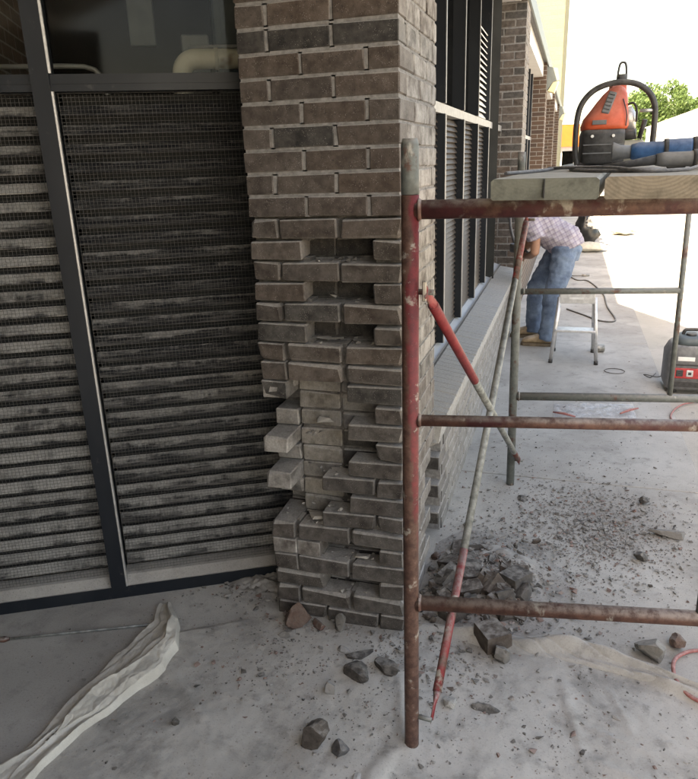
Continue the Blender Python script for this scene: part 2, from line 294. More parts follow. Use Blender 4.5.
# ------------------------------------------------------------------ mesh helpers
def tag(o, label=None, cat=None, group=None, kind=None):
    if label: o['label'] = label
    if cat: o['category'] = cat
    if group: o['group'] = group
    if kind: o['kind'] = kind
    return o
def link(o, parent=None):
    COL.objects.link(o)
    if parent is not None: o.parent = parent
    return o
def empty(name, loc, label, cat, group=None, rz=0.0):
    o = bpy.data.objects.new(name, None); o.location = loc; o.rotation_euler = (0, 0, rz); o.empty_display_size = .05
    link(o); return tag(o, label, cat, group)
class MB:
    """collects geometry for ONE mesh"""
    def __init__(s): s.v = []; s.f = []; s.mi = []; s.sm = []
    def add(s, vs, fs, mi=0, smooth=False):
        o = len(s.v); s.v += [tuple(p) for p in vs]; s.f += [tuple(i+o for i in f) for f in fs]; s.mi += [mi]*len(fs); s.sm += [smooth]*len(fs); return s
    def box(s, a, b, mi=0, mx=None, bev=0.0, jit=0.0):
        x0, y0, z0 = a; x1, y1, z1 = b
        if bev > 0:
            vs, fs = bevbox((x1-x0)/2, (y1-y0)/2, (z1-z0)/2, bev, jit); c = Vector(((x0+x1)/2, (y0+y1)/2, (z0+z1)/2)); vs = [Vector(p)+c for p in vs]
        else:
            vs = [Vector(p) for p in ((x0,y0,z0),(x1,y0,z0),(x1,y1,z0),(x0,y1,z0),(x0,y0,z1),(x1,y0,z1),(x1,y1,z1),(x0,y1,z1))]
            fs = [(0,3,2,1),(4,5,6,7),(0,1,5,4),(1,2,6,5),(2,3,7,6),(3,0,4,7)]
        if mx is not None: vs = [mx @ p for p in vs]
        return s.add(vs, fs, mi)
    def tube(s, pts, r, seg=10, mi=0, caps=True, smooth=True):
        pts = [Vector(p) for p in pts]; n = len(pts); rs = r if isinstance(r, (list, tuple)) else [r]*n
        vs = []; fs = []; ref = None
        for i, p in enumerate(pts):
            d = (pts[min(i+1, n-1)] - pts[max(i-1, 0)]).normalized()
            if ref is None: ref = Vector((0, 0, 1)) if abs(d.z) < .9 else Vector((1, 0, 0))
            a = ref - d*ref.dot(d)
            if a.length < 1e-4: a = d.orthogonal()
            a.normalize(); b = d.cross(a); ref = a
            ra, rb = rs[i] if isinstance(rs[i], (tuple, list)) else (rs[i], rs[i])
            for k in range(seg):
                t = 2*math.pi*k/seg; vs.append(p + a*(math.cos(t)*ra) + b*(math.sin(t)*rb))
        for i in range(n-1):
            for k in range(seg):
                k2 = (k+1) % seg; fs.append((i*seg+k, i*seg+k2, (i+1)*seg+k2, (i+1)*seg+k))
        s.add(vs, fs, mi, smooth)
        if caps:
            o = len(s.v) - len(vs)
            s.f += [tuple(o+k for k in reversed(range(seg))), tuple(o+(n-1)*seg+k for k in range(seg))]; s.mi += [mi, mi]; s.sm += [False, False]
        return s
    def prism(s, poly, axis, a, b, mi=0):
        """extrude a 2-D polygon along an axis from a to b"""
        def P(u, v, w): return {'x': (w, u, v), 'y': (u, w, v), 'z': (u, v, w)}[axis]
        n = len(poly); vs = [P(u, v, a) for u, v in poly] + [P(u, v, b) for u, v in poly]
        fs = [tuple(range(n)), tuple(reversed(range(n, 2*n)))] + [(i, i+n, (i+1) % n + n, (i+1) % n) for i in range(n)]
        return s.add(vs, fs, mi)
    def mesh(s, name, mats):
        me = bpy.data.meshes.new(name); me.from_pydata(s.v, [], s.f)
        for m in (mats if isinstance(mats, (list, tuple)) else [mats]): me.materials.append(MAT[m] if isinstance(m, str) else m)
        me.polygons.foreach_set('material_index', s.mi); me.polygons.foreach_set('use_smooth', s.sm)
        bm = bmesh.new(); bm.from_mesh(me); bmesh.ops.recalc_face_normals(bm, faces=bm.faces); bm.to_mesh(me); bm.free()
        me.update(); return me
    def build(s, name, mats, parent=None, loc=(0, 0, 0), rz=0.0, color=None):
        o = bpy.data.objects.new(name, s.mesh(name, mats)); o.location = loc; o.rotation_euler = (0, 0, rz)
        if color: o.color = color
        return link(o, parent)
def bevbox(hx, hy, hz, b, jit=0.0):
    vs = []; idx = {}
    for sx in (-1, 1):
        for sy in (-1, 1):
            for sz in (-1, 1):
                j = [random.uniform(-jit, jit) for _ in range(3)]; bb = b*random.uniform(.6, 1.0 + (2.0 if jit and random.random() < .25 else .3)) if jit else b
                for ax in range(3):
                    p = [sx*(hx-(bb if ax != 0 else 0))+j[0], sy*(hy-(bb if ax != 1 else 0))+j[1], sz*(hz-(bb if ax != 2 else 0))+j[2]]
                    idx[(sx, sy, sz, ax)] = len(vs); vs.append(tuple(p))
    fs = []
    for ax in range(3):
        for s in (-1, 1):
            o = [a for a in range(3) if a != ax]; q = []
            for (u, v) in ((-1, -1), (1, -1), (1, 1), (-1, 1)):
                k = [0, 0, 0]; k[ax] = s; k[o[0]] = u; k[o[1]] = v; q.append(idx[(*k, ax)])
            fs.append(tuple(q))
    for ax in range(3):
        o = [a for a in range(3) if a != ax]
        for u in (-1, 1):
            for v in (-1, 1):
                q = []
                for (w, which) in ((-1, 0), (1, 0), (1, 1), (-1, 1)):
                    k = [0, 0, 0]; k[ax] = w; k[o[0]] = u; k[o[1]] = v; q.append(idx[(*k, o[which])])
                fs.append(tuple(q))
    for sx in (-1, 1):
        for sy in (-1, 1):
            for sz in (-1, 1): fs.append(tuple(idx[(sx, sy, sz, a)] for a in range(3)))
    return vs, fs
def brick_mesh(L, D, H, b=.0028, jit=.0013):
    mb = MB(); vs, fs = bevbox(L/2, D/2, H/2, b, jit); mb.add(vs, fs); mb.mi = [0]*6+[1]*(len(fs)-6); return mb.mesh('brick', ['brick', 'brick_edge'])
BL, BD, BH, C0 = .1935, .0925, .0585, .0677
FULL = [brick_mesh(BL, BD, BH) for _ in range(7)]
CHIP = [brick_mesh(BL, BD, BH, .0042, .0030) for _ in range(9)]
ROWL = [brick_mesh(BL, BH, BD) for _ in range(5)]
def smooth_hull(pts, name, mat):
    bm = bmesh.new()
    for p in pts: bm.verts.new(p)
    r = bmesh.ops.convex_hull(bm, input=bm.verts); bmesh.ops.delete(bm, geom=[g for g in r['geom_interior'] if isinstance(g, bmesh.types.BMVert)], context='VERTS')
    me = bpy.data.meshes.new(name); bm.to_mesh(me); bm.free(); me.materials.append(MAT[mat]); return me

# ------------------------------------------------------------------ ground
def struct(o): o['kind'] = 'structure'; return o
g = MB(); g.add([(-300, -300, -.012), (300, -300, -.012), (300, 400, -.012), (-300, 400, -.012)], [(0, 1, 2, 3)])
struct(g.build('ground', 'concrete_warm'))
side = struct(MB().box((-6, -8, -.10), (1.225, 60, -.006)).build('sidewalk', 'dust'))
ys = [-8, -4.6, -1.62, 1.44, 4.5, 7.5, 10.5, 13.5, 16.5, 19.5, 26]
for j in range(len(ys)-1):
    for (xa, xb) in ((-6, -1.9), (-1.9, 1.225)):
        s = MB(); s.box((xa+.004, ys[j]+.004, -.09), (xb-.004, ys[j+1]-.004, 0.0), bev=.003); s.build('slab', 'concrete', side)

# ------------------------------------------------------------------ the torn-up brick pier
def bcol(kind):
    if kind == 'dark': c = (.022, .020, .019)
    elif kind == 'tan': c = (.17, .15, .12)
    elif kind == 'grey': c = (.10, .092, .085)
    else: c = random.choice([(.072, .049, .037), (.066, .047, .037), (.060, .045, .038), (.064, .047, .038), (.074, .050, .037)])
    k = random.uniform(.75, 1.12); return tuple(x*k for x in c)
def put_brick(parent, a, b, zc, col, dust, tight=.0012, name='brick'):
    """brick filling x a[0]..b[0], y a[1]..b[1] at height zc (parent space)"""
    dx, dy = b[0]-a[0], b[1]-a[1]; alongx = dx >= dy
    o = bpy.data.objects.new(name, random.choice(CHIP if tight > .0015 else FULL))
    o.location = ((a[0]+b[0])/2+random.uniform(-tight, tight), (a[1]+b[1])/2+random.uniform(-tight, tight), zc+random.uniform(-tight, tight)*.6)
    L, D = (dx, dy) if alongx else (dy, dx)
    o.scale = (L/BL, D/BD, 1)
    o.rotation_euler = (random.uniform(-.004, .004), random.uniform(-.004, .004), (0 if alongx else math.pi/2)+random.choice((0, math.pi))+random.uniform(-.006, .006))
    o.color = (*col, dust); return link(o, parent)
W = .498
PAT = {-1: 'A', 0: 'A', 1: 'B', 2: 'A', 3: 'B', 4: 'A', 5: 'B', 6: 'A', 7: 'B', 8: 'A', 9: 'B', 10: 'A', 11: 'B', 12: 'A', 13: 'B', 14: 'A', 15: 'A', 16: 'A', 17: 'B',
       18: 'A', 19: 'B', 20: 'A', 21: 'B', 22: 'A', 23: 'B', 24: 'A', 25: 'B', 26: 'A', 27: 'B', 28: 'A', 29: 'B'}
for k in range(-2, -20, -1): PAT[k] = 'B' if k % 2 == 0 else 'A'
SEG = {'A': [(-W, -W+BD), (-W+BD+.01, -.2035), (-BL, 0)], 'B': [(-W, -W+BL), (-W+BL+.01, -BD-.01), (-BD, 0)]}
GONE = {9: {1}, 11: {1}, 13: {1}, 16: {1}, 17: {0, 1}, 18: {0, 1}, 19: {0, 1}, 20: {0, 1}, 21: {0}, 22: {0, 1}, 23: {0}, 25: {1}, 27: {1}}
DARKROW = {0, 16}
pier = empty('brick_pier', (0, 0, 0), 'brown brick pier with bricks knocked out, standing behind the red scaffold post', 'pier')
TOPROW = -4
beds, cutm = MB(), MB()
def zt(i): return .06 + (29-i)*C0
def front_segs(i):
    """brick x-intervals on the front face that are still there"""
    return [s for j, s in enumerate(SEG[PAT[i]]) if j not in GONE.get(i, ())]
left_start = {16: 0, 17: .203, 18: .102, 19: 0, 20: .102, 21: 0, 22: .102, 23: .203}
for i in range(TOPROW, 30):
    P = PAT[i]; zc = zt(i) - .0045 - BH/2; cut = i >= 8
    dust = .05 if i < 8 else (.12 if i < 16 else .14)
    for j, (x0, x1) in enumerate(SEG[P]):
        if j in GONE.get(i, ()): continue
        kind = 'dark' if (i in DARKROW or random.random() < .05) else ''
        c = bcol(kind); d = dust*random.uniform(.6, 1.3)
        if P == 'A': y1 = BL if j == 0 else BD
        else: y1 = BL if j == 2 else BD
        if i == 25 and j == 0:
            put_brick(pier, (x0, 0), (x0+BD, BL), zc, bcol(''), .6); put_brick(pier, (x0+BD+.004, .002), (x1-.01, BD), zc, c, .55); continue
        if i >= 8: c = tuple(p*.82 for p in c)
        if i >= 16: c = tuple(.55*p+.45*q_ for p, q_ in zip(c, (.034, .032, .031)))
        if i in (9, 11, 13) and j == 0: x1 -= .018
        put_brick(pier, (x0, 0), (x1, y1), zc, c, d, .0012 if i < 8 else .0028)
    # left face
    if i in left_start:
        y0 = left_start[i]
        put_brick(pier, (-W-(.004 if i in (19, 21) else 0), y0-(.012 if i in (19, 21) else 0)), (-W+BD, y0+BL), zc, bcol('grey'), .95 if i in (16, 19, 21) else .6, .002)
        if y0 + BL < .3: put_brick(pier, (-W, y0+BL+.01), (-W+BD, y0+2*BL+.01), zc, bcol(''), .4)
    elif P == 'B': put_brick(pier, (-W, BD+.01), (-W+BD, BD+.01+BL), zc, bcol(''), dust)
    else: put_brick(pier, (-W, BL+.01), (-W+BD, 2*BL+.01), zc, bcol(''), dust)
    # right face
    rs = [(BD+.01, BD+.01+BL), (BD+BL+.02, BD+2*BL+.02), (BD+2*BL+.03, .575)] if P == 'A' else [(BL+.01, 2*BL+.01), (2*BL+.02, .575)]
    if i >= 22: rs = rs[:-1]
    for (y0, y1) in rs: put_brick(pier, (-BD, y0), (0, y1), zc, bcol('dark' if i in DARKROW else ''), .95 if i < 16 else .6)
    # backing wythe, one brick behind the face
    if i >= 8:
        for (x0, x1) in ((-.402, -.250), (-.243, -.100)):
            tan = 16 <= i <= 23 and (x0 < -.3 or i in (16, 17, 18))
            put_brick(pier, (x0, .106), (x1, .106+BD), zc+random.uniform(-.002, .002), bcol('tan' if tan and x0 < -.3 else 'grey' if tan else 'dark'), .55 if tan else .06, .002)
    # mortar: perpends and beds (set back from the brick faces; deeper where the joints were raked out)
    rec = .0045 if i < 8 else .030
    mb = beds if i < 8 else cutm
    fs = front_segs(i)
    for (a, b) in zip(fs, fs[1:]):
        if b[0]-a[1] < .02: mb.box((a[1]-.003, rec, zc-BH/2-.002), (b[0]+.003, BD-.004, zc+BH/2+.002))
    rr = [(0, BD if P == 'A' else BL)] + rs
    for (a, b) in zip(rr, rr[1:]): (beds if i < 21 else cutm).box((-BD+.004, a[1]-.003, zc-BH/2-.002), (-.0045, b[0]+.003, zc+BH/2+.002))
    if i < 29:                                              # bed under row i
        zb = (zt(i+1) - .0045 - .0045, zt(i+1) + .0045)
        rec2 = .0045 if i < 7 else .034
        mb = beds if i < 7 else cutm
        below = front_segs(i+1)
        # shrink the run of solid brick to where both courses are there
        def runs(segs):
            out = []
            for s in segs:
                if out and s[0]-out[-1][1] < .02: out[-1] = (out[-1][0], s[1])
                else: out.append(s)
            return out
        for a in runs(fs):
            for b in runs(below):
                x0, x1 = max(a[0], b[0]), min(a[1], b[1])
                if x1-x0 > .02: mb.box((x0+.0045, rec2, zt(i+1)-.007), (x1-.0045, BD-.002, zt(i+1)+.007))
        yend = .57 if i < 21 else .39
        (beds if i < 21 else cutm).box((-BD+.004, BD-.0018, zt(i+1)-.007), (-.0045, yend, zt(i+1)+.007))
        cutm.box((-W+.005, .10 if i < 16 or i > 23 else .205, zt(i+1)-.007), (-W+BD-.004, .42, zt(i+1)+.007))
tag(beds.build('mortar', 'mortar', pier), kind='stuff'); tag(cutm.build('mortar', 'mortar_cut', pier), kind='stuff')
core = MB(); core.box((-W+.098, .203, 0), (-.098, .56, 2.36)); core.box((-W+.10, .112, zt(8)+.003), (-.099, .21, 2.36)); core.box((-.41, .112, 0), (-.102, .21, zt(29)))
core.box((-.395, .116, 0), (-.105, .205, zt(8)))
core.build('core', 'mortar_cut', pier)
ztop = zt(TOPROW)+.005
MB().box((-W, 0, ztop), (0, .575, 3.03)).build('upper_shaft', 'brickwall', pier)
# mortar lumps and slips left in the pockets
for n_, (x, y, z, sx, sy, sz) in enumerate([(-.25, .07, zt(11)-C0+.008, .016, .008, .005), (-.24, .05, zt(13)-C0+.006, .03, .02, .004), (-.28, .05, zt(13)-C0+.006, .025, .018, .005),
        (-.30, .09, zt(18)-C0*.6, .035, .012, .012), (-.33, .05, zt(23)-C0+.006, .05, .03, .008), (-.16, .04, zt(25)-C0+.006, .03, .02, .006)]):
    pts = [(random.uniform(-sx, sx), random.uniform(-sy, sy), random.uniform(0, 2*sz)) for _ in range(12)]
    o = bpy.data.objects.new('mortar_lump', smooth_hull(pts, 'mortar_lump', 'rubble')); o.location = (x, y, z); o.color = (.40, .38, .35, 1); link(o, pier)

rc = random.Random(3)
LEDGE = [(r_, -.30, -.10, .095) for r_ in (9, 11, 13, 25, 27)] + [(23, -.48, -.32, .19), (20, -.38, -.22, .09), (22, -.38, -.22, .09), (18, -.36, -.22, .09), (23, -.40, -.30, .09)]
for r_, xa, xb, ym in LEDGE:
    for _ in range(9):
        sx = rc.uniform(.003, .011); pts = [(rc.uniform(-sx, sx), rc.uniform(-sx, sx), rc.uniform(0, sx*1.3)) for _ in range(9)]
        o = bpy.data.objects.new('mortar_lump', smooth_hull(pts, 'mortar_lump', 'rubble')); o.location = (rc.uniform(xa, xb), rc.uniform(.012, ym), zt(r_)-C0-.005); g_ = rc.uniform(.08, .36); o.color = (g_, g_*.96, g_*.9, 1); link(o, pier)
# ------------------------------------------------------------------ wall below the windows with its rowlock sill
YS = 5.2
wall = empty('sill_wall', (0, .66, 0), 'low brick wall with sloping brick sill under the long row of windows', 'wall')
WL = lambda y: y-.66
for k in range(7):
    zc = .06 + k*C0 - .0045 - BH/2; y = .70 if k % 2 else .79
    if k == 6: y = .83
    y -= .66
    while y < WL(YS)-.05:
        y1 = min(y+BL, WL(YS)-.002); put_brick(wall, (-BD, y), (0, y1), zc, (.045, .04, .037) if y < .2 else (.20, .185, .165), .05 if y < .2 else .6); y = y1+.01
wm = MB(); wm.box((-BD+.005, .11, 0), (-.0045, WL(YS)-.003, .472)); wm.build('mortar', 'mortar', wall)
MB().box((-.29, .05, 0), (-BD-.008, WL(YS)-.003, .47)).build('core', 'mortar_cut', wall)
y = .70-.66; tilt = math.atan2(.034, .195)
rb = MB()
while y < WL(YS)-.03:
    o = bpy.data.objects.new('sill_brick', random.choice(ROWL)); o.data = o.data; o.location = (-.088, y+BH/2, .524+random.uniform(-.0015, .0015))
    o.rotation_euler = (0, tilt+random.uniform(-.004, .004), random.choice((0, math.pi)) and 0); o.color = (.56, .545, .52, .4); link(o, wall)
    y += BH + .0092
sm = MB(); sm.prism([(-.18, .47), (.004, .47), (.004, .5515), (-.18, .5835)], 'y', .07, WL(YS)-.003); sm.build('sill_mortar', 'mortar_pale', wall)

# ------------------------------------------------------------------ window bays along the right-hand facade
def bay(name, y0, y1, label, first_mull, pitch, detail):
    b = empty(name, (-.2, y0, .58), label, 'window')
    L = y1-y0; zs, ztr, zh = 0.0, 1.29, 2.40 if detail else 2.24        # local: sill, transom, head
    MB().box((-.09, 0, -.09), (-.02, L, .035)).build('bottom_rail', 'dark_metal', b)
    f = MB(); f.prism([(-.02, -.02), (.03, -.02), (.03, .012), (-.02, .030)], 'y', 0, L); f.build('sill_flashing', 'fascia', b)
    MB().box((.0305, 0, -.02), (.040, L, .022)).build('edge_angle', 'dark_metal', b)
    MB().box((-.08, 0, ztr), (.005, L, ztr+.05)).build('transom', 'alu_dull', b)
    ms = []; y = first_mull-y0
    while y < L: ms.append(y); y += pitch
    for y in ms:
        m = MB().box((-.085, y-.024, .0355), (.02, y+.024, ztr-.001)).build('mullion', 'dark_metal', b)
        MB().box((.0205, y-.022, .0355), (.024, y+.004, ztr-.002)).build('front_edge', 'alu_dull', m)
        m = MB().box((-.085, y-.024, ztr+.051), (.02, y+.024, zh)).build('mullion', 'dark_metal', b)
        MB().box((.0205, y-.022, ztr+.051), (.024, y-.006, zh)).build('front_edge', 'alu_dull', m)
    edges = [0]+ms+[L]
    sl = {}
    for (a, c) in zip(edges, edges[1:]):
        a2, c2 = a+(.024 if a else .0), c-.024
        if c2-a2 < .05: continue
        MB().box((-.060, a2, ztr+.0505), (-.054, c2, zh)).build('pane', 'glass_dark', b)
        if detail:
            n = 40; key = round(c2-a2, 3)
            if key not in sl:
                mb = MB(); mb.prism([(-.012, .016), (-.009, .018), (.012, -.014), (.009, -.017)], 'y', 0, c2-a2); sl[key] = mb.mesh('slat', 'slat')
            for q in range(n):
                o = bpy.data.objects.new('slat', sl[key]); o.location = (-.030, a2, .060+q*.0308); o.color = (.060, .046, .036, 0.0); link(o, b)
        else: MB().box((-.060, a2, .036), (-.054, c2, ztr-.0005)).build('pane', 'glass_dark', b)
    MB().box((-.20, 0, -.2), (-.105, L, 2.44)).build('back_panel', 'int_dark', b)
    MB().box((-.10, 0, zh+.001), (.145, L, 2.445)).build('fascia_panel', 'fascia', b)
    return b, ms
b1, ms1 = bay('window_bay', .58, 5.198, 'dark framed window bay with louvres below, nearest the torn-up pier', 1.17, .70, True)
# white ventilator grille in one upper light
gr0, gr1 = ms1[3]+.026, ms1[4]-.03
gs = MB(); gs.prism([(-.02, .018), (-.016, .022), (.018, -.018), (.014, -.022)], 'y', 0, gr1-gr0); gsm = gs.mesh('grille_slat', 'white_paint')
for q in range(15):
    o = bpy.data.objects.new('grille_slat', gsm); o.location = (-.022, gr0, 1.37+q*.043); link(o, b1)
for k, lab in ((2, 'dark window bay between the second and third brick piers'), (3, 'dark window bay between the third and fourth brick piers'), (4, 'dark window bay behind the fourth brick pier')):
    bay('window_bay', 5.2*(k-1)+.58, 5.2*k-.002, lab, 5.2*(k-1)+1.17, .70, False)
    MB().box((-.21, 0, 0), (-.001, 4.617, .56)).build('lower_wall', 'brickwall', tag(empty('sill_wall', (0, 5.2*(k-1)+.58, 0), {2: 'low brick wall under the windows past the second pier', 3: 'low brick wall under the windows past the third pier', 4: 'low brick wall under the windows past the fourth pier'}[k], 'wall')))
# second pier, brick by brick; farther piers show no single bricks
p2 = empty('brick_pier', (0, 5.2, 0), 'brown brick pier at the end of the sill where the man works', 'pier')
for i in range(-15, 30):
    P = PAT[i]; zc = zt(i)-.0045-BH/2
    for j, (x0, x1) in enumerate(SEG[P]):
        if x1 < -.21: continue
        y1 = BL if (P == 'B' and j == 2) else BD
        put_brick(p2, (x0, 0), (x1, y1), zc, tuple(x*1.25 for x in bcol('dark' if random.random() < .2 else '')), .12)
    for (y0, y1) in ([(BD+.01, BD+.01+BL), (BD+BL+.02, .575)] if P == 'A' else [(BL+.01, 2*BL+.01), (2*BL+.02, .575)]): put_brick(p2, (-BD, y0), (0, y1), zc, bcol(''), .5)
MB().box((-W, .005, 0), (-.005, .57, 3.028)).build('mortar', 'mortar', p2)
for k, lab in ((2, 'third brick pier, with the near wall lamp'), (3, 'fourth brick pier, past the near wall lamp'), (4, 'farthest brick pier of the long facade')):
    q = empty('brick_pier', (0, 5.2*k, 0), lab, 'pier'); MB().box((-W, 0, 0), (0, .575, 3.028)).build('shaft', 'brickwall', q)
rf = empty('flat_roof', (0, -6, 3.03), 'flat roof edge running along the top of the brick facade', 'roof')
MB().box((-9, 0, .002), (.004, 33, .11)).build('roof_deck', 'roof', rf); MB().box((.0045, 0, -.035), (.022, 33, .13)).build('gutter', 'lamp_hood', rf)
# unseen canopy added above the camera to give the near pavement its shade
cp = empty('shade_canopy', (2.7, -6.6, 0), 'unseen flat canopy roof added overhead to shade the near pavement', 'canopy')
MB().box((-2.69, -.4, 3.175), (-1.55, 8.45, 3.35)).build('canopy_deck', 'white_paint', cp)
for y in (.1,): MB().box((-1.75, y-.07, -.01), (-1.61, y+.07, 3.174)).build('column', 'white_paint', cp)

ew = empty('shade_wall', (0, -5.4, 0), 'unseen brown brick wall added behind the camera to darken the pier front', 'wall')  # unseen wall, added to keep sky light off the pier front
MB().box((-9, -.3, 0), (1.25, 0, 3.02)).build('brickwork', 'brickwall', ew); MB().box((-9.3, -.3, 0), (-9.001, 5.6, 3.02)).build('shade_return', 'brickwall', ew)  # the return leg is added too, to darken the left side and its glass
# ------------------------------------------------------------------ louvred screen with glass above, on the left
ang = math.atan2(.516, .948)
SC = empty('louvre_screen', (-.63, .249, 0), 'dusty dark metal louvre screen with wire mesh and glass above', 'screen', rz=ang)
# local x along the screen, local -y toward the viewer
SXL, SXR, MUL = -2.3, .148, -.612
MB().box((SXL, -.035, 0), (SXR, .10, .052)).build('bottom_rail', 'dark_metal', SC)
led = MB(); led.prism([(-.030, .0525), (.05, .0525), (.05, .098), (-.004, .085)], 'x', SXL, SXR); led.build('sill_ledge', 'dust', SC)
MB().box((SXL, -.030, 1.888), (SXR, .06, 1.909)).build('transom', 'dark_metal', SC); MB().box((SXL, -.024, 1.910), (SXR, .06, 1.940)).build('transom', 'dark_metal', SC)
mul = MB().box((MUL-.030, -.045, .053), (MUL+.026, .07, 3.0)).build('mullion', 'dark_metal', SC)
MB().box((MUL+.0265, -.040, .053), (MUL+.0325, -.020, 1.887)).build('glazing_bead', 'alu', mul); MB().box((MUL+.0265, -.040, 1.941), (MUL+.034, -.026, 3.0)).build('glazing_bead', 'alu', mul)
MB().box((SXR-.035, -.02, .0985), (SXR, .06, 1.887)).build('jamb', 'dark_metal', SC)
for (a, b_) in ((SXL, MUL-.031), (MUL+.035, SXR-.036)):
    left = a == SXL
    sm_ = MB(); sm_.prism([(.016, -.030), (.019, -.034), (.075, .018), (.072, .022)], 'x', a, b_)
    me = None
    # a blade is cut in many quads so that its edge can be uneven with caked dust
    mb = MB(); nseg = 90; vs = []; fs = []
    for s in range(nseg+1):
        x = a+(b_-a)*s/nseg
        for (u, w) in ((.014, -.012), (.016, -.0165), (.046, .012), (.044, .016)): vs.append((x, u+.0012*noise.noise((x*30, u*90, 1.0)), w+.0015*noise.noise((x*22, w*70, 3.0))))
    for s in range(nseg):
        for k in range(4): fs.append((s*4+k, s*4+(k+1) % 4, s*4+4+(k+1) % 4, s*4+4+k))
    mb.add(vs, fs); mesh_s = mb.mesh('slat', 'slat')
    for q in range(29):
        o = bpy.data.objects.new('slat', mesh_s); h = q/28
        al = random.uniform(.74, 1.0) if left else (.86-.62*min(1, h*1.2))+random.uniform(-.10, .10)
        o.location = (0, 0, .140+q*.0605); o.color = (.016, .017, .019, max(.03, al)); link(o, SC)
    wm = MB(); t = .00048; zb, zt_ = .094, 1.887; step = .0127
    nx = int((b_-a)/step)
    for k in range(nx+1):
        x = a+k*step+.004; wob = .0015*math.sin(k*.7)
        wm.box((x-t, .001+wob, zb), (x+t, .001+wob+2*t, zt_))
    k = 0
    while zb+k*step < zt_:
        z = zb+k*step; wm.box((a, .0024, z-t), (b_, .0024+2*t, z+t)); k += 1
    w_ = wm.build('wire_mesh', 'wire', SC); w_['kind'] = 'stuff'
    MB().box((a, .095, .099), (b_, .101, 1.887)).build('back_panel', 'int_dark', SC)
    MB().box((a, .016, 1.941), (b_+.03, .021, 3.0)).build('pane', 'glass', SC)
# things behind the glass
def intempty(name, loc, label, cat): o = empty(name, (0, 0, 0), label, cat); o.location = Matrix.Translation((-.63, .249, 0)) @ Matrix.Rotation(ang, 4, 'Z') @ Vector(loc); o.rotation_euler = (0, 0, ang); return o
q = intempty('interior_wall', (-1.0, .15, 0), 'brick wall seen inside through the upper glass', 'wall'); MB().box((-.2, 0, 0), (0, 1.75, 3.0)).build('brickwork', 'brickwall_int', q)
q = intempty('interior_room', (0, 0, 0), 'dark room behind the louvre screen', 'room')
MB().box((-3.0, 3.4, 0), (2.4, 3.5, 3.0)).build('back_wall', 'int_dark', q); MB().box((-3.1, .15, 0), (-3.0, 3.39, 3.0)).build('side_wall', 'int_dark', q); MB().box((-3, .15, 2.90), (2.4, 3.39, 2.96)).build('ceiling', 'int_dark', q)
q = intempty('wall_cabinet', (.02, .75, 0), 'grey blue metal cabinet behind the glass beside the pier', 'cabinet')
MB().box((-.05, 0, 1.3), (.45, .25, 2.9), bev=.008).build('body', 'cabinet', q); MB().box((-.02, -.006, 1.34), (.42, -.001, 2.86), bev=.002).build('door', 'cabinet', q)
q = intempty('wall_cabinet', (-.12, .70, 0), 'small pale grey box behind the glass above the cream pipe', 'cabinet'); MB().box((-.05, 0, 1.9), (.065, .2, 2.17), bev=.006).build('body', 'cabinet_pale', q)
q = intempty('wall_panel', (-.36, 1.2, 0), 'faint pale panel hanging deep behind the glass', 'panel'); MB().box((-.05, 0, 2.2), (.07, .04, 2.9), bev=.004).build('board', 'cabinet', q)
q = intempty('pipe', (0, .35, 2.03), 'cream painted pipe with rust stains behind the glass', 'pipe')
pp = MB(); pth = [(.26, 0, 0), (.10, 0, 0), (-.03, 0, 0), (-.10, 0, 0)] + [(-.12-.055*math.sin(a_*math.pi/16), 0, -.055+.055*math.cos(a_*math.pi/16)) for a_ in range(0, 9)] + [(-.175, 0, -.12), (-.175, 0, -.28)]
pp.tube(pth, .036, 18).build('tube', 'yellow_pipe', q); MB().tube([(-.05, 0, 0), (-.035, 0, 0)], .0395, 18).build('collar', 'yellow_pipe', q)
MB().tube([(-.14, 0, .042), (.26, 0, .046)], .006, 8).build('conduit', 'rail_grey', q)
q = intempty('handrail', (0, .62, 2.03), 'grey tubular handrail behind the upper glass', 'handrail')
MB().tube([(-1.0, 0, .012), (-.62, 0, .012), (-.56, 0, .010), (-.52, 0, -.002), (-.495, 0, -.03), (-.485, 0, -.08), (-.485, 0, -2.03)], .010, 10).build('rail', 'rail_grey', q)

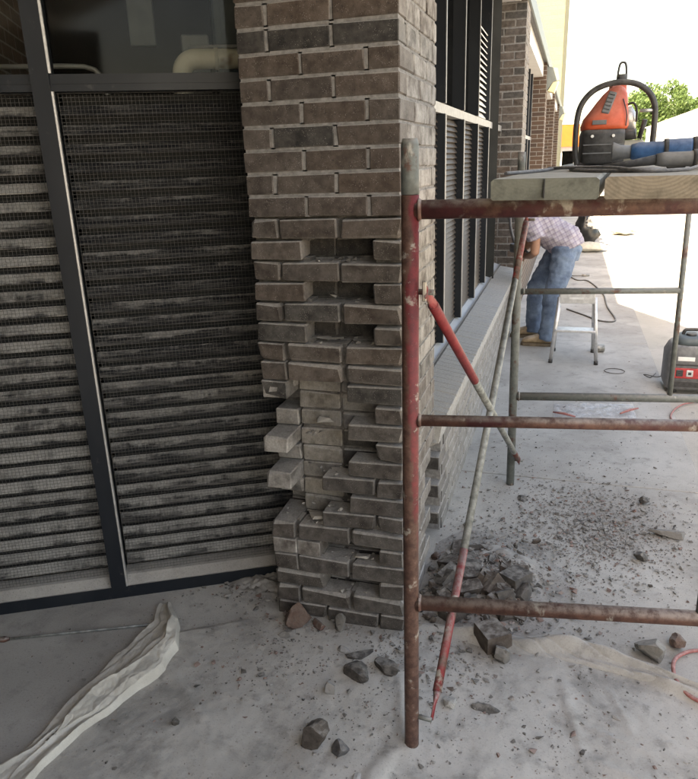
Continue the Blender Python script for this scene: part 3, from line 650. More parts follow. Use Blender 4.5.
# ------------------------------------------------------------------ scaffold
E1 = Vector((math.cos(R(9.0)), math.sin(R(9.0)), 0))
def frame(name, base, label, near):
    f = empty(name, base, label, 'scaffold frame', 'scaffold end frames', rz=R(9.0))
    r = .0205; lean = Vector((-.012 if not near else .003, 0, 0))
    def post(x):
        if near and x == 0:
            MB().tube([(0, 0, 0), (0, 0, .02), (0, 0, .78), (.002, 0, 1.565)], r, 16).build('post', 'post_tube', f)
            MB().tube([(.002, 0, 1.566), (.002, 0, 1.60), (.002, 0, 1.672), (.002, 0, 1.685)], [r, r, r*.97, r*.8], 16).build('coupling_pin', 'grey_tube', f)
        else:
            MB().tube([(x, 0, 0), (x+lean.x, 0, 1.55)], r, 14).build('post', 'grey_tube', f)
            MB().tube([(x+lean.x, 0, 1.551), (x+lean.x, 0, 1.66)], r*.85, 12).build('coupling_pin', 'grey_tube', f)
    post(0); post(1.52)
    m = 'red_tube' if near else 'grey_tube'
    MB().tube([(r*.6, 0, 1.532), (.35, 0, 1.531), (1.50, 0, 1.532)], .0215, 14).build('top_bar', 'dark_tube' if near else 'grey_tube', f)
    MB().tube([(r*.6, 0, .49), (1.50, 0, .49)], .0205, 14).build('bottom_bar', 'rust_tube' if near else 'grey_tube', f)
    MB().tube([(r*.6, 0, 1.022), (.735, 0, 1.022)], .0145, 12).build('middle_bar', 'dark_tube' if near else 'grey_tube', f)
    MB().tube([(.735+.01, 0, .49), (.735, 0, 1.53)], .0125, 12).build('ladder_post', 'grey_tube', f)
    for z_, rr_ in ((1.532, .0215), (.49, .0205), (1.022, .0145)):
        MB().tube([(.0195, 0, z_), (.023, 0, z_), (.028, 0, z_)], [rr_*1.22, rr_*1.20, rr_*1.02], 14).build('weld', 'rust_tube' if near else 'grey_tube', f)
    for z in ((1.345, .105) if near else (1.36, .14)):
        MB().tube([(.015, 0, z), (.058, -.012, z)], .007, 8).build('brace_stud', 'grey_tube', f)
    if near: MB().box((.030, -.022, 1.325), (.040, -.004, 1.372), bev=.002).build('gravity_lock', 'tin', f)
    return f
frame('scaffold_frame', (.135, -.5, .004), 'chipped red and rusty scaffold frame in front of the torn-up pier', True)
frame('scaffold_frame', (.272, 1.33, 0), 'grey scaffold frame standing beyond the rubble', False)
def brace(label, a, b, mats):
    a, b = Vector(a), Vector(b); o = empty('cross_brace', a, label, 'brace', 'scaffold cross braces'); d = b-a; L = d.length; u = d.normalized()
    P = lambda t: u*(t*L)
    cuts = [0, .035, .05, mats[1], mats[2], .95, .965, 1.0]
    rr = lambda t: (.004, .017) if t < .03 or t > .97 else (.013, .013)
    MB().tube([P(0), P(.02), P(.035)], [(.016, .004), (.016, .004), (.0135, .012)], 10).build('flattened_end', mats[0][0], o)
    MB().tube([P(.0352), P(mats[1])], .0135, 12).build('tube', mats[0][0], o)
    MB().tube([P(mats[1]), P(mats[2])], .0132, 12).build('tube', mats[0][1], o)
    MB().tube([P(mats[2]), P(.965)], .0135, 12).build('tube', mats[0][2], o)
    MB().tube([P(.9652), P(.98), P(1.0)], [(.0135, .012), (.016, .004), (.016, .004)], 10).build('flattened_end', mats[0][2], o)
brace('red ended scaffold brace slanting down from the near post to the far foot', (.176, -.512, 1.352), (.315, 1.31, .14), (('red_bright', 'galv', 'red_tube'), .33, .88))
brace('grey and red scaffold brace rising from the near foot to the far post', (.192, -.49, .10), (.300, 1.31, 1.40), (('red_bright', 'galv', 'red_bright'), .24, .80))
def plank(label, x, y0, mat, skew=0.0, w=.212, th=.043):
    o = empty('plank', (x, y0, 1.5790), label, 'plank', 'scaffold planks', rz=skew)
    vs = []; fs = []; n = 40; L = 2.15
    prof = [(-w/2+.004, -th/2), (w/2-.004, -th/2), (w/2, -th/2+.004), (w/2, th/2-.005), (w/2-.006, th/2), (-w/2+.006, th/2), (-w/2, th/2-.005), (-w/2, -th/2+.004)]
    for i in range(n+1):
        y = L*i/n
        for (u, v) in prof: vs.append((u+.0012*noise.noise((u*20, y*7, x)), y+(.004*noise.noise((u*30, v*30, x*9)) if i == 0 else 0), v+.0012*noise.noise((u*25, y*9, v*40))))
    for i in range(n):
        for k in range(8): fs.append((i*8+k, i*8+(k+1) % 8, i*8+8+(k+1) % 8, i*8+8+k))
    fs += [tuple(range(8)), tuple(reversed(range(n*8, n*8+8)))]
    mb = MB(); mb.add(vs, fs); mb.build('board', mat, o)
    return o
pk = plank('greenish weathered scaffold plank nearest the facade', .430, -.585, 'plank_green', R(-4.0))
MB().box((.001, -.0065, -.017), (.003, .01, .020)).build('split', 'black', pk)
plank('tan scaffold plank under the blue and grey power tools', .652, -.600, 'plank_tan', R(-4.0))

# ------------------------------------------------------------------ cut-off saw on the planks
def smoothtube(pts, n=6):
    pts = [Vector(p) for p in pts]; out = []
    for i in range(len(pts)-1):
        p0, p1, p2_, p3 = pts[max(i-1, 0)], pts[i], pts[i+1], pts[min(i+2, len(pts)-1)]
        for k in range(n):
            t = k/n; out.append(.5*((2*p1)+(p2_-p0)*t+(2*p0-5*p1+4*p2_-p3)*t*t+(3*p1-p0-3*p2_+p3)*t**3))
    return out+[pts[-1]]
def loft(mb, rings, mi=0, smooth=True, caps=True):
    n = len(rings[0]); vs = [p for r_ in rings for p in r_]; fs = []
    for i in range(len(rings)-1):
        for k in range(n): fs.append((i*n+k, i*n+(k+1) % n, i*n+n+(k+1) % n, i*n+n+k))
    if caps: fs += [tuple(reversed(range(n))), tuple((len(rings)-1)*n+k for k in range(n))]
    return mb.add(vs, fs, mi, smooth)
def rring(cx, cy, z, hx, hy, p=4.0, n=20, tx=0, ty=0):
    out = []
    for k in range(n):
        t = 2*math.pi*k/n; c, s = math.cos(t), math.sin(t)
        x = math.copysign(abs(c)**(2/p), c)*hx; y = math.copysign(abs(s)**(2/p), s)*hy
        out.append((cx+x, cy+y, z+x*tx+y*ty))
    return out
ZP = 1.5990
saw = empty('cut_off_saw', (.607, .48, ZP), 'orange and black petrol cut-off saw standing on the scaffold planks', 'saw', rz=R(3)); saw.scale = (.87, .87, .87)
b = MB(); loft(b, [rring(-.040, .05, .012, .074, .10, 5), rring(-.040, .05, .02, .080, .105, 5), rring(-.040, .05, .115, .080, .105, 5), rring(-.038, .05, .135, .076, .10, 5)]); b.build('rear_housing', 'black', saw)
for z in (.05, .08): MB().box((-.112, -.060, z), (.032, -.0545, z+.004)).build('rib', 'grey_plastic', saw)
for x in (-.082, -.008): MB().tube([(x, -.066, .112), (x, -.05, .112)], .0055, 10).build('screw', 'alu', saw)
b = MB(); loft(b, [rring(-.036, .05, .136, .082, .102, 4), rring(-.034, .05, .150, .086, .105, 3.5), rring(-.032, .05, .175, .080, .10, 3.2), rring(-.020, .06, .205, .068, .09, 2.8), rring(-.010, .07, .235, .056, .08, 2.7), rring(.000, .08, .262, .044, .065, 2.6), rring(.006, .08, .282, .028, .045, 2.5), rring(.008, .08, .292, .010, .02, 2.5)])
b.build('top_cover', 'orange', saw)
sm_ = MB(); sm_.tube(smoothtube([(.034, -.046, .145), (.036, -.034, .18), (.030, -.022, .21), (.022, -.005, .24)]), .0022, 6); sm_.build('seam', 'black', saw)
MB().box((-.085, -.058, .152), (-.035, -.0535, .168), bev=.001).build('label_plate', 'grey_plastic', saw)
v = MB(); mx = Matrix.Translation((-.028, -.012, .225)) @ Matrix.Rotation(R(-28), 4, 'X') @ Matrix.Rotation(R(18), 4, 'Y'); v.box((-.014, -.012, -.045), (.014, .012, .045), mx=mx, bev=.003); vent = v.build('vent_strip', 'grey_plastic', saw)
for z in (-.03, -.015, 0, .015, .03): 
    s_ = MB(); s_.box((-.010, -.014, z-.002), (.010, -.0125, z+.002), mx=mx); s_.build('vent_slot', 'black', vent)
b = MB(); loft(b, [rring(.022, .12, .20, .026, .03, 4), rring(.022, .12, .26, .024, .026, 4), rring(.022, .12, .315, .020, .022, 4)]); b.build('arm', 'orange', saw)
b = MB(); b.tube(smoothtube([(.008, .12, .31), (.010, .12, .35), (.016, .12, .374), (.032, .12, .374), (.038, .12, .35), (.040, .12, .31)]), .0042, 8); loft(b, [rring(.024, .12, .300, .019, .02, 4), rring(.024, .12, .335, .014, .016, 4)]); b.build('guard_handle', 'black', saw)
hp = [(-.128, -.03, .012), (-.138, -.03, .06), (-.139, -.03, .16), (-.126, -.03, .225), (-.085, -.03, .272), (-.02, -.03, .294), (.05, -.03, .290), (.10, -.03, .262), (.128, -.03, .215), (.134, -.03, .14), (.132, -.03, .02)]
MB().tube(smoothtube(hp, 6), .0105, 12).build('wrap_handle', 'black', saw)
MB().tube([(-.128, -.03, .012), (-.02, -.03, .009), (.132, -.03, .012)], .009, 10).build('base_bar', 'black', saw)
b = MB(); loft(b, [rring(.070, .06, .012, .045, .06, 5), rring(.070, .06, .085, .045, .06, 5), rring(.068, .06, .095, .040, .055, 5)]); b.build('fuel_tank', 'sack', saw)
b = MB(); loft(b, [rring(.055, .04, .098, .030, .04, 4), rring(.052, .04, .135, .028, .036, 4)]); b.build('carburettor', 'black', saw)
b = MB(); loft(b, [rring(.055, .06, .136, .026, .035, 3), rring(.055, .06, .190, .024, .03, 3), rring(.05, .06, .215, .012, .018, 3)]); b.build('cylinder_cover', 'alu', saw)
MB().tube(smoothtube([(.040, .03, .22), (.062, .02, .225), (.075, .02, .20), (.078, .03, .16)]), .004, 8).build('fuel_hose', 'rubber', saw)
MB().tube([(.090, 0, .10), (.104, -.01, .165)], .0085, 10).build('filler_spout', 'black', saw); MB().tube([(.08, -.03, .195), (.134, -.03, .195)], .006, 8).build('stay', 'alu', saw)
def disc_mesh(): 
    d = MB(); d.tube([(.018, .30, .165), (.022, .30, .165)], .150, 40); return d
d = disc_mesh(); d.build('blade', 'galv', saw)
gd = MB(); ring = []
for k in range(19):
    a_ = R(-10+200*k/18); ring.append([(.002, .30+.158*math.cos(a_), .165+.158*math.sin(a_)), (.038, .30+.158*math.cos(a_), .165+.158*math.sin(a_)), (.038, .30+.09*math.cos(a_), .165+.09*math.sin(a_)), (.034, .30+.09*math.cos(a_), .165+.09*math.sin(a_)), (.034, .30+.154*math.cos(a_), .165+.154*math.sin(a_)), (.006, .30+.154*math.cos(a_), .165+.154*math.sin(a_)), (.006, .30+.09*math.cos(a_), .165+.09*math.sin(a_)), (.002, .30+.09*math.cos(a_), .165+.09*math.sin(a_))])
loft(gd, ring, 0, False); gd.build('blade_guard', 'orange', saw)
# grinders
def grinder(name, label, x0, x1, y, zc, r, body, rz=0.0, flare=True):
    o = empty(name, ((x0+x1)/2, y, ZP), label, 'power tool', rz=rz); h = (x1-x0)/2; z = zc
    X = lambda f: -h+2*h*f
    m = MB(); m.tube([(X(.16), 0, z), (X(.22), 0, z), (X(.40), 0, z), (X(.44), 0, z), (X(.62), 0, z), (X(.64), 0, z)], [r*.62, r*.78, r*.80, r*.95, r, r], 16); m.build('grip', body[0], o)
    m = MB(); m.tube([(X(.641), 0, z), (X(.66), 0, z), (X(.86), 0, z), (X(.90), 0, z)], [r*1.05, r*1.1, r*1.05, r*.8], 16); m.build('motor_housing', body[1], o)
    m = MB(); m.tube([(X(.901), 0, z), (X(.95), 0, z), (X(1.0), 0, z)], [r*.8, r*.85, r*.6], 14); m.tube([(X(.955), 0, z+r*.3), (X(.955), -.0, z-r*.8)], [r*.7, r*.5], 14); m.build('gear_head', 'alu', o)
    if flare: m = MB(); m.tube([(X(0), 0, z), (X(.015), 0, z), (X(.07), 0, z), (X(.158), 0, z)], [r*.80, r*.86, r*.62, r*.55], 14); m.build('flared_end', 'grey_plastic', o)
    else: m = MB(); m.tube([(X(-.22), 0, z-r*.55), (X(-.05), 0, z-.4*r), (X(.159), 0, z)], [r*.22, r*.35, r*.55], 12); m.build('tail', 'rubber', o)
    m = MB(); m.tube([(X(.42), 0, z), (X(.455), 0, z)], r*1.0, 16); m.build('collar', 'rubber', o)
    m = MB(); m.box((X(.24), -r*.2, z-r*.95), (X(.38), r*.2, z-r*.70), bev=.003); m.build('trigger', 'black', o)
    m = MB(); m.tube([(X(.955), 0, z-r*.8), (X(.955), 0, z-r*.92)], r*1.2, 24); m.build('disc_guard', 'black', o)
    return o
grinder('angle_grinder', 'blue and black power tool lying behind a grey one on the planks', .580, .885, -.02, .046, .030, ('blue', 'black'), R(-2))
grinder('angle_grinder', 'dark grey power tool lying nearest on the tan plank', .625, .94, -.17, .026, .022, ('grey_plastic', 'grey_plastic'), R(4), False)
def cord(name, label, pts, r, mat, group=None, cat='cord'):
    o = MB().tube(smoothtube(pts, 8), r, 8).build(name, mat); return tag(o, label, cat, group)
zc = ZP+.0062
cord('power_cord', 'grey power cord looped along the scaffold planks', [(.33, -.30, zc), (.40, -.10, zc), (.47, .06, zc+.004), (.55, .10, zc), (.62, -.22, zc), (.66, -.30, zc), (.665, -.35, zc), (.62, -.36, zc), (.53, -.25, zc), (.48, -.05, zc), (.50, .16, zc), (.56, .22, zc)], .0045, 'cable_grey')
cord('power_cord', 'second grey power cord trailing off the tan plank', [(.42, .02, zc+.004), (.50, -.14, zc+.006), (.57, -.30, zc+.007), (.64, -.40, zc), (.72, -.36, zc), (.78, -.25, zc), (.90, -.22, zc-.05)], .004, 'cable_grey')

# ------------------------------------------------------------------ the man bending over his work
def remesh(mb, name, mats, parent, vox, smooth=4, ripple=0.0, rf_=12.0):
    o = mb.build(name, mats, parent)
    m = o.modifiers.new('r', 'REMESH'); m.mode = 'VOXEL'; m.voxel_size = vox; m.use_smooth_shade = True
    s = o.modifiers.new('s', 'SMOOTH'); s.factor = .5; s.iterations = smooth
    dg = bpy.context.evaluated_depsgraph_get(); me = bpy.data.meshes.new_from_object(o.evaluated_get(dg)); o.modifiers.clear(); o.data = me
    if ripple:
        for v in me.vertices:
            p = v.co; n_ = noise.noise((p.x*rf_, p.y*rf_, p.z*rf_*1.6))+.5*noise.noise((p.x*rf_*2.3, p.y*rf_*2.3, p.z*rf_*3)); v.co = p+v.normal*(ripple*n_)
    for p in me.polygons: p.use_smooth = True
    me.materials.clear()
    for k in (mats if isinstance(mats, (list, tuple)) else [mats]): me.materials.append(MAT[k])
    return o
def ball(mb, c, rx, ry, rz, n=14):
    rings = []
    for i in range(1, n):
        a_ = math.pi*i/n; rings.append([(c[0]+rx*math.sin(a_)*math.cos(2*math.pi*k/18), c[1]+ry*math.sin(a_)*math.sin(2*math.pi*k/18), c[2]-rz*math.cos(a_)) for k in range(18)])
    loft(mb, rings); return mb
man = empty('person', (.33, 4.42, 0), 'man in plaid shirt and jeans bending over his work by the sill', 'person')
# local frame: he faces -x (toward the wall); near leg is at -y
HIP = Vector((.13, 0, .90)); SH = Vector((-.24, 0, 1.17)); 
legs = {-1: [(.125, -.09, .88), (.115, -.12, .66), (.055, -.14, .47), (.045, -.15, .26), (.02, -.15, .09)], 1: [(.11, .09, .88), (.00, .10, .66), (-.10, .12, .48), (-.10, .14, .26), (-.10, .15, .09)]}
body = MB()
body.tube([HIP, HIP.lerp(SH, .35), HIP.lerp(SH, .75), SH], [(.10, .14), (.09, .13), (.10, .155), (.075, .13)], 16)
for s in (-1, 1): body.tube(legs[s], [.078, .068, .052, .048, .038], 14)
body.tube([SH, SH+Vector((-.06, 0, .03)), SH+Vector((-.12, 0, .06))], [.06, .055, .052], 12)
HD = SH+Vector((-.20, 0, .07))
ball(body, HD, .098, .077, .11); ball(body, HD+Vector((-.075, 0, -.045)), .045, .05, .05); ball(body, HD+Vector((-.108, 0, -.018)), .018, .016, .026)
for s in (-1, 1): ball(body, HD+Vector((.01, s*.079, -.01)), .024, .012, .034)
arms = {-1: [SH+Vector((.03, -.18, -.02)), Vector((-.115, -.20, .98)), Vector((-.115, -.19, .84)), Vector((-.155, -.08, .80)), Vector((-.19, .0, .78))],
        1: [SH+Vector((.03, .18, -.02)), Vector((-.17, .22, .98)), Vector((-.19, .20, .86)), Vector((-.23, .24, .82)), Vector((-.26, .30, .79))]}
for s in (-1, 1):
    a_ = arms[s]; body.tube([SH+Vector((.02, s*.08, 0)), a_[0], a_[1], a_[2], a_[3], a_[4]], [.055, .052, .046, .040, .034, .026], 12)
    hnd = a_[4]; d = (a_[4]-a_[3]).normalized(); side_ = Vector((0, 0, 1))
    body.tube([hnd, hnd+d*.045, hnd+d*.085], [(.022, .026), (.018, .042), (.014, .040)], 10)
    for k, ln in enumerate((.062, .072, .068, .054)):
        off = side_*(.030-.020*k); p0 = hnd+d*.075+off; body.tube([p0, p0+d*ln*.5+Vector((0, -s*.006, 0)), p0+d*ln*.8+Vector((0, -s*.03, 0))], [.0095, .009, .0075], 8)
    p0 = hnd+d*.02+side_*.024; body.tube([p0, p0+d*.03+Vector((0, -s*.02, .012)), p0+d*.055+Vector((0, -s*.035, .008))], [.011, .010, .008], 8)
remesh(body, 'body', 'skin', man, .0085, 3)
for s in (-1, 1):
    e = MB(); ball(e, HD+Vector((-.086, s*.032, .006)), .010, .012, .010, 8); e.build('eye', 'paper', man)
m = MB(); m.box(HD+Vector((-.121, -.024, -.068)), HD+Vector((-.116, .024, -.062)), bev=.001); m.build('mouth', 'cable_red', man)
h = MB(); ball(h, HD+Vector((.018, 0, .028)), .100, .083, .100); remesh(h, 'hair', 'hair', man, .012, 2, .004, 60)
sh = MB()
dr = Vector((.035, 0, -.02))
sh.tube([HIP+Vector((.028, 0, -.045)), HIP+Vector((.0, 0, .02)), HIP.lerp(SH, .35), HIP.lerp(SH, .72), SH+Vector((-.01, 0, 0)), SH+Vector((-.05, 0, .01))], [(.150, .190), (.150, .186), (.138, .176), (.136, .192), (.105, .17), (.065, .075)], 22)
for s in (-1, 1):
    a_ = arms[s]; sh.tube([SH+Vector((.03, s*.10, 0)), a_[0], a_[0].lerp(a_[1], .6), a_[1]+Vector((0, 0, -.03))], [.085, .082, .078, .080], 14)
remesh(sh, 'shirt', 'plaid', man, .011, 4, .016, 13)
jn = MB()
jn.tube([HIP+Vector((-.055, 0, .075)), HIP+Vector((.0, 0, .01)), HIP+Vector((.025, 0, -.07)), HIP+Vector((.02, 0, -.15))], [(.095, .140), (.118, .158), (.126, .163), (.10, .15)], 20)
for s in (-1, 1): jn.tube([Vector(legs[s][0])]+[Vector(p) for p in legs[s][1:4]]+[Vector(legs[s][4])+Vector((.0, 0, -.03))], [.108, .098, .084, .078, .080], 16)
remesh(jn, 'jeans', 'denim', man, .010, 3, .011, 13)
for s in (-1, 1):
    ax, ay = legs[s][4][0], legs[s][4][1]
    bt = MB(); bt.tube([(ax, ay, .15), (ax, ay, .07)], [.052, .056], 14)
    loft(bt, [[(p[0], p[1], max(p[2], .022)) for p in [(ax-.215+q_, ay+w_*math.cos(2*math.pi*k/14), .022+hh*(1+math.sin(2*math.pi*k/14))/2) for k in range(14)]] for (q_, w_, hh) in ((0, .012, .02), (.02, .036, .048), (.07, .047, .066), (.13, .045, .085), (.19, .042, .10), (.26, .040, .095), (.285, .022, .06))])
    remesh(bt, 'boot', 'boot', man, .008, 3)
    so = MB(); so.prism([(ax-.222, ay-.012), (ax-.20, ay-.040), (ax-.14, ay-.050), (ax-.05, ay-.043), (ax+.07, ay-.040), (ax+.078, ay), (ax+.07, ay+.040), (ax-.05, ay+.043), (ax-.14, ay+.050), (ax-.20, ay+.040), (ax-.222, ay+.012)], 'z', 0.001, .028); so.build('boot_sole', 'sole', man)
tool = empty('masonry_grinder', (.05, 4.74, .80), 'dark masonry grinder with hose held against the pier', 'power tool')
t_ = MB(); t_.tube([(.10, -.20, -.03), (.06, -.16, 0), (.0, .0, .02), (-.02, .10, .02)], [.022, .028, .034, .03], 14); t_.build('body', 'black', tool)
t_ = MB(); t_.tube([(-.02, .10, .045), (-.02, .10, -.03)], .075, 22); t_.build('dust_shroud', 'grey_plastic', tool)
MB().tube(smoothtube([(-.02, .14, .03), (-.03, .20, -.04), (-.06, .20, .04), (-.11, .22, .22), (-.10, .24, .42), (-.05, .30, .58)]), .014, 10).build('hose', 'cable_grey', tool)
MB().tube(smoothtube([(.05, -.10, .03), (.075, -.05, .12), (.07, 0, .22), (.06, .05, .32)]), .010, 8).build('strap', 'leaf', tool)

# ------------------------------------------------------------------ step stool
st = empty('step_stool', (.585, 3.86, 0), 'small silver aluminium step stool beside the man in jeans', 'step stool')
tp = MB(); tp.box((-.125, -.13, .555), (.125, .12, .58), bev=.006); tpo = tp.build('top_step', 'alu', st)
for k in range(6): MB().box((-.105+k*.038, -.10, .5805), (-.087+k*.038, .09, .586)).build('tread_rib', 'cable_grey', tpo)
fr = MB(); fr.box((-.135, -.142, .50), (.135, -.131, .585), bev=.003); fr.build('front_panel', 'alu', st)
MB().box((-.06, -.1455, .535), (.05, -.1425, .55)).build('label_strip', 'white_paper' if 'white_paper' in MAT else 'paper', st)
for s in (-1, 1):
    l_ = MB(); l_.tube([(s*.135, -.13, .55), (s*.178, -.145, .02)], [(.016, .011), (.016, .011)], 8); lo = l_.build('leg', 'alu', st); MB().tube([(s*.178, -.145, .03), (s*.179, -.145, .0005)], .017, 8).build('foot', 'rubber', lo)
    l_ = MB(); l_.tube([(s*.130, .10, .55), (s*.160, .24, .02)], .011, 8); lo = l_.build('leg', 'alu', st); MB().tube([(s*.16, .24, .03), (s*.16, .241, .0005)], .015, 8).build('foot', 'rubber', lo)
    MB().tube([(s*.155, -.14, .27), (s*.145, .17, .28)], .006, 6).build('side_brace', 'alu', st)
lw = MB(); lw.box((-.155, -.165, .265), (.155, -.04, .285), bev=.004); lw.build('lower_step', 'alu', st)
MB().tube([(-.145, .19, .22), (.145, .19, .22)], .008, 8).build('rear_brace', 'alu', st)

# ------------------------------------------------------------------ generator
gn = empty('generator', (1.44, 3.22, 0), 'grey and red portable generator at the edge of the pavement', 'generator')
b = MB(); loft(b, [rring(0, 0, .03, .225, .155, 6), rring(0, 0, .05, .235, .165, 6), rring(0, 0, .27, .235, .165, 6), rring(.005, 0, .33, .215, .150, 5), rring(.005, 0, .345, .20, .14, 5)]); b.build('body', 'grey_plastic', gn)
b = MB(); loft(b, [rring(.01, 0, .346, .19, .13, 5), rring(.01, 0, .385, .18, .12, 5), rring(.01, 0, .40, .15, .10, 4)]); b.build('top_cover', 'cabinet', gn)
MB().box((-.19, -.1725, .12), (.19, -.1665, .195), bev=.004).build('control_panel', 'red', gn)
for x in (-.15, -.085, .02, .09):
    s_ = MB().box((x-.022, -.1785, .135), (x+.022, -.173, .182), bev=.003).build('socket_cover', 'alu' if x == -.085 else 'black', gn)
    MB().box((x-.010, -.1815, .148), (x+.010, -.179, .168), bev=.002).build('socket', 'black', s_)
MB().box((-.17, -.1695, .245), (-.06, -.166, .275), bev=.002).build('label_plate', 'paper', gn); MB().box((-.20, -.170, .212), (.20, -.166, .225), bev=.002).build('trim_strip', 'black', gn)
MB().box((-.20, -.171, .055), (.20, -.166, .10), bev=.004).build('lower_grille', 'black', gn)
MB().tube(smoothtube([(-.13, 0, .38), (-.12, 0, .425), (-.08, 0, .435), (.08, 0, .435), (.12, 0, .425), (.13, 0, .38)]), .012, 10).build('carry_handle', 'black', gn)
MB().tube([(-.08, -.03, .398), (-.08, -.03, .415)], .035, 16).build('filler_cap', 'black', gn)
for x in (-.17, .17):
    for y in (-.11, .11): MB().tube([(x, y, .0305), (x, y, .0005)], .022, 10).build('foot', 'rubber', gn)
cord('power_cord', 'pink-red cord hanging from the generator sockets onto the pavement', [(1.46, 3.035, .155), (1.462, 3.01, .12), (1.455, 2.98, .02), (1.40, 2.90, .006), (1.30, 2.82, .006), (1.225, 2.68, .006), (1.19, 2.52, .006), (1.24, 2.40, .006), (1.5, 2.35, .006)], .0055, 'cable_red')
cord('power_cord', 'thin wire curling on the pavement beside the generator', [(1.20, 3.55, .004), (1.15, 3.42, .006), (1.10, 3.40, .03), (1.12, 3.33, .05), (1.19, 3.36, .03), (1.23, 3.30, .08), (1.22, 3.22, .20)], .004, 'cable_black')

# ------------------------------------------------------------------ small things lying about
bagm = MB(); vs = []; fs = []; nx, ny = 40, 18
for i in range(nx+1):
    for j in range(ny+1):
        u, v_ = i/nx, j/ny; x = .46+.52*u; y = 2.36+.30*v_+.10*u; e_ = math.sin(math.pi*u)**.3*math.sin(math.pi*v_)**.5
        vs.append((x, y, .006+e_*(.018+.022*noise.noise((x*9, y*14, 0)))+.012*abs(noise.noise((x*25, y*25, 2)))*e_))
for i in range(nx):
    for j in range(ny): k = i*(ny+1)+j; fs.append((k, k+ny+1, k+ny+2, k+1))
bagm.add(vs, fs, 0, True); pb = empty('plastic_bag', (0, 0, 0), 'crumpled clear plastic bag with red ends under the far scaffold bar', 'bag'); bagm.build('film', 'polythene', pb)
for (a_, c_) in (((.46, 2.44, .022), (.60, 2.38, .022)), ((.88, 2.50, .022), (1.0, 2.63, .022))): MB().tube([a_, Vector(a_).lerp(Vector(c_), .5)+Vector((0, 0, .006)), c_], [.005, .009, .005], 10).build('printed_end', 'cable_red', pb)
cn = MB(); cn.tube([(.74, 4.12, .034), (.84, 4.14, .034)], .034, 16); tag(cn.build('tin_can', 'tin'), 'dented tin lying beside the step stool', 'can')
ring_ = [(.90+.075*math.cos(a_), 3.55+.07*math.sin(a_), .004) for a_ in [2*math.pi*k/20 for k in range(20)]]; tag(MB().tube(ring_, .003, 6).build('wire_ring', 'cable_black'), 'thin wire ring lying on the pavement near the stool', 'wire')
cord('extension_cord', 'dark extension cord curving over the pavement behind the stool', [(.45, 8.6, .008), (.62, 7.9, .008), (.78, 7.8, .008), (.93, 6.9, .008), (.95, 6.1, .008), (1.0, 5.4, .008), (.85, 5.35, .008), (.70, 5.6, .008), (.52, 5.9, .008)], .009, 'cable_black')
rd = MB(); rd.tube([(.56, 8.2, .012), (.70, 8.22, .014), (.705, 8.22, .016), (.80, 8.24, .018)], [.006, .006, .016, .016], 10); tag(rd.build('chisel', 'tin'), 'thin chisel lying on the pavement beyond the man', 'chisel')
def blob(name, label, cat, c, s, mat, amp=.25, fr_=6.0, seed=0, group=None):
    mb = MB(); rings = []; n = 16
    for i in range(1, n):
        a_ = math.pi*i/n; rr = []
        for k in range(24):
            d = Vector((math.sin(a_)*math.cos(2*math.pi*k/24), math.sin(a_)*math.sin(2*math.pi*k/24), -math.cos(a_))); q_ = 1+amp*noise.noise(d*fr_*.5+Vector((seed, 0, 0)))+amp*.5*noise.noise(d*fr_+Vector((seed, 3, 0)))
            rr.append((d.x*s[0]*q_, d.y*s[1]*q_, max(-s[2]*.92, d.z*s[2]*q_)))
        rings.append(rr)
    loft(mb, rings); return tag(mb.build(name, mat, None, (c[0], c[1], c[2]+s[2]*.92)), label, cat, group)
blob('refuse_sack', 'black refuse sack standing behind the man', 'bag', (.80, 11.9, 0), (.22, .3, .30), 'black_bag', .35, 6, 1)
blob('cement_bag', 'pale cement bag lying flat behind the man', 'bag', (.80, 11.0, 0), (.34, .22, .085), 'sack', .15, 5, 4)
blob('paper_sheet', 'white crumpled paper on the black refuse sack', 'paper', (.95, 11.62, .33), (.16, .06, .12), 'paper', .6, 7, 8)
blob('sand_heap', 'small beige heap out on the sunlit ground', 'heap', (1.57, 13.9, -.012), (.22, .25, .09), 'sack', .4, 4, 5)

# ------------------------------------------------------------------ drop cloth and folded canvas
def ytop(x):
    P = [(-.95, -.26), (-.80, -.20), (-.52, -.035), (0.0, -.035), (.06, .07), (.40, .055), (.60, .055), (.80, .0), (.95, -.065), (1.5, -.16)]
    for (a_, b_) in zip(P, P[1:]):
        if x <= b_[0]: t = (x-a_[0])/(b_[0]-a_[0]); return a_[1]+(b_[1]-a_[1])*t
    return P[-1][1]
RID = [((.13, -.55), (.03, -.22), .014, .018), ((.03, -.75), (.10, -.50), .018, .020), ((.55, -.12), (.62, -.42), .010, .012), ((.62, -.42), (.95, -.52), .010, .014), ((.62, -.30), (.80, -.36), .007, .01), ((-.75, -.40), (-.45, -.62), .008, .016), ((-.6, -.75), (-.2, -.95), .008, .02),
       ((.16, -.62), (.40, -.66), .008, .012), ((.70, -.12), (.76, -.30), .009, .012), ((.20, -.60), (.16, -.80), .009, .014), ((.4, -.5), (.2, -.7), .006, .016)]
def ridge(x, y):
    z = 0
    for (a_, b_, h_, w_) in RID:
        ax, ay = a_; bx, by = b_; dx, dy = bx-ax, by-ay; L2 = dx*dx+dy*dy; t = max(0, min(1, ((x-ax)*dx+(y-ay)*dy)/L2)); t2 = t
        qx, qy = ax+dx*t, ay+dy*t; d = math.hypot(x-qx, y-qy)+.012*noise.noise((x*9, y*9, h_*90)); z += .55*h_*math.exp(-(d/(w_*1.25))**2)*(.10+.9*math.sin(math.pi*min(1, max(0, t2)))**.5)
    return z
dc = MB(); vs = []; fs = []; nx, ny = 300, 260
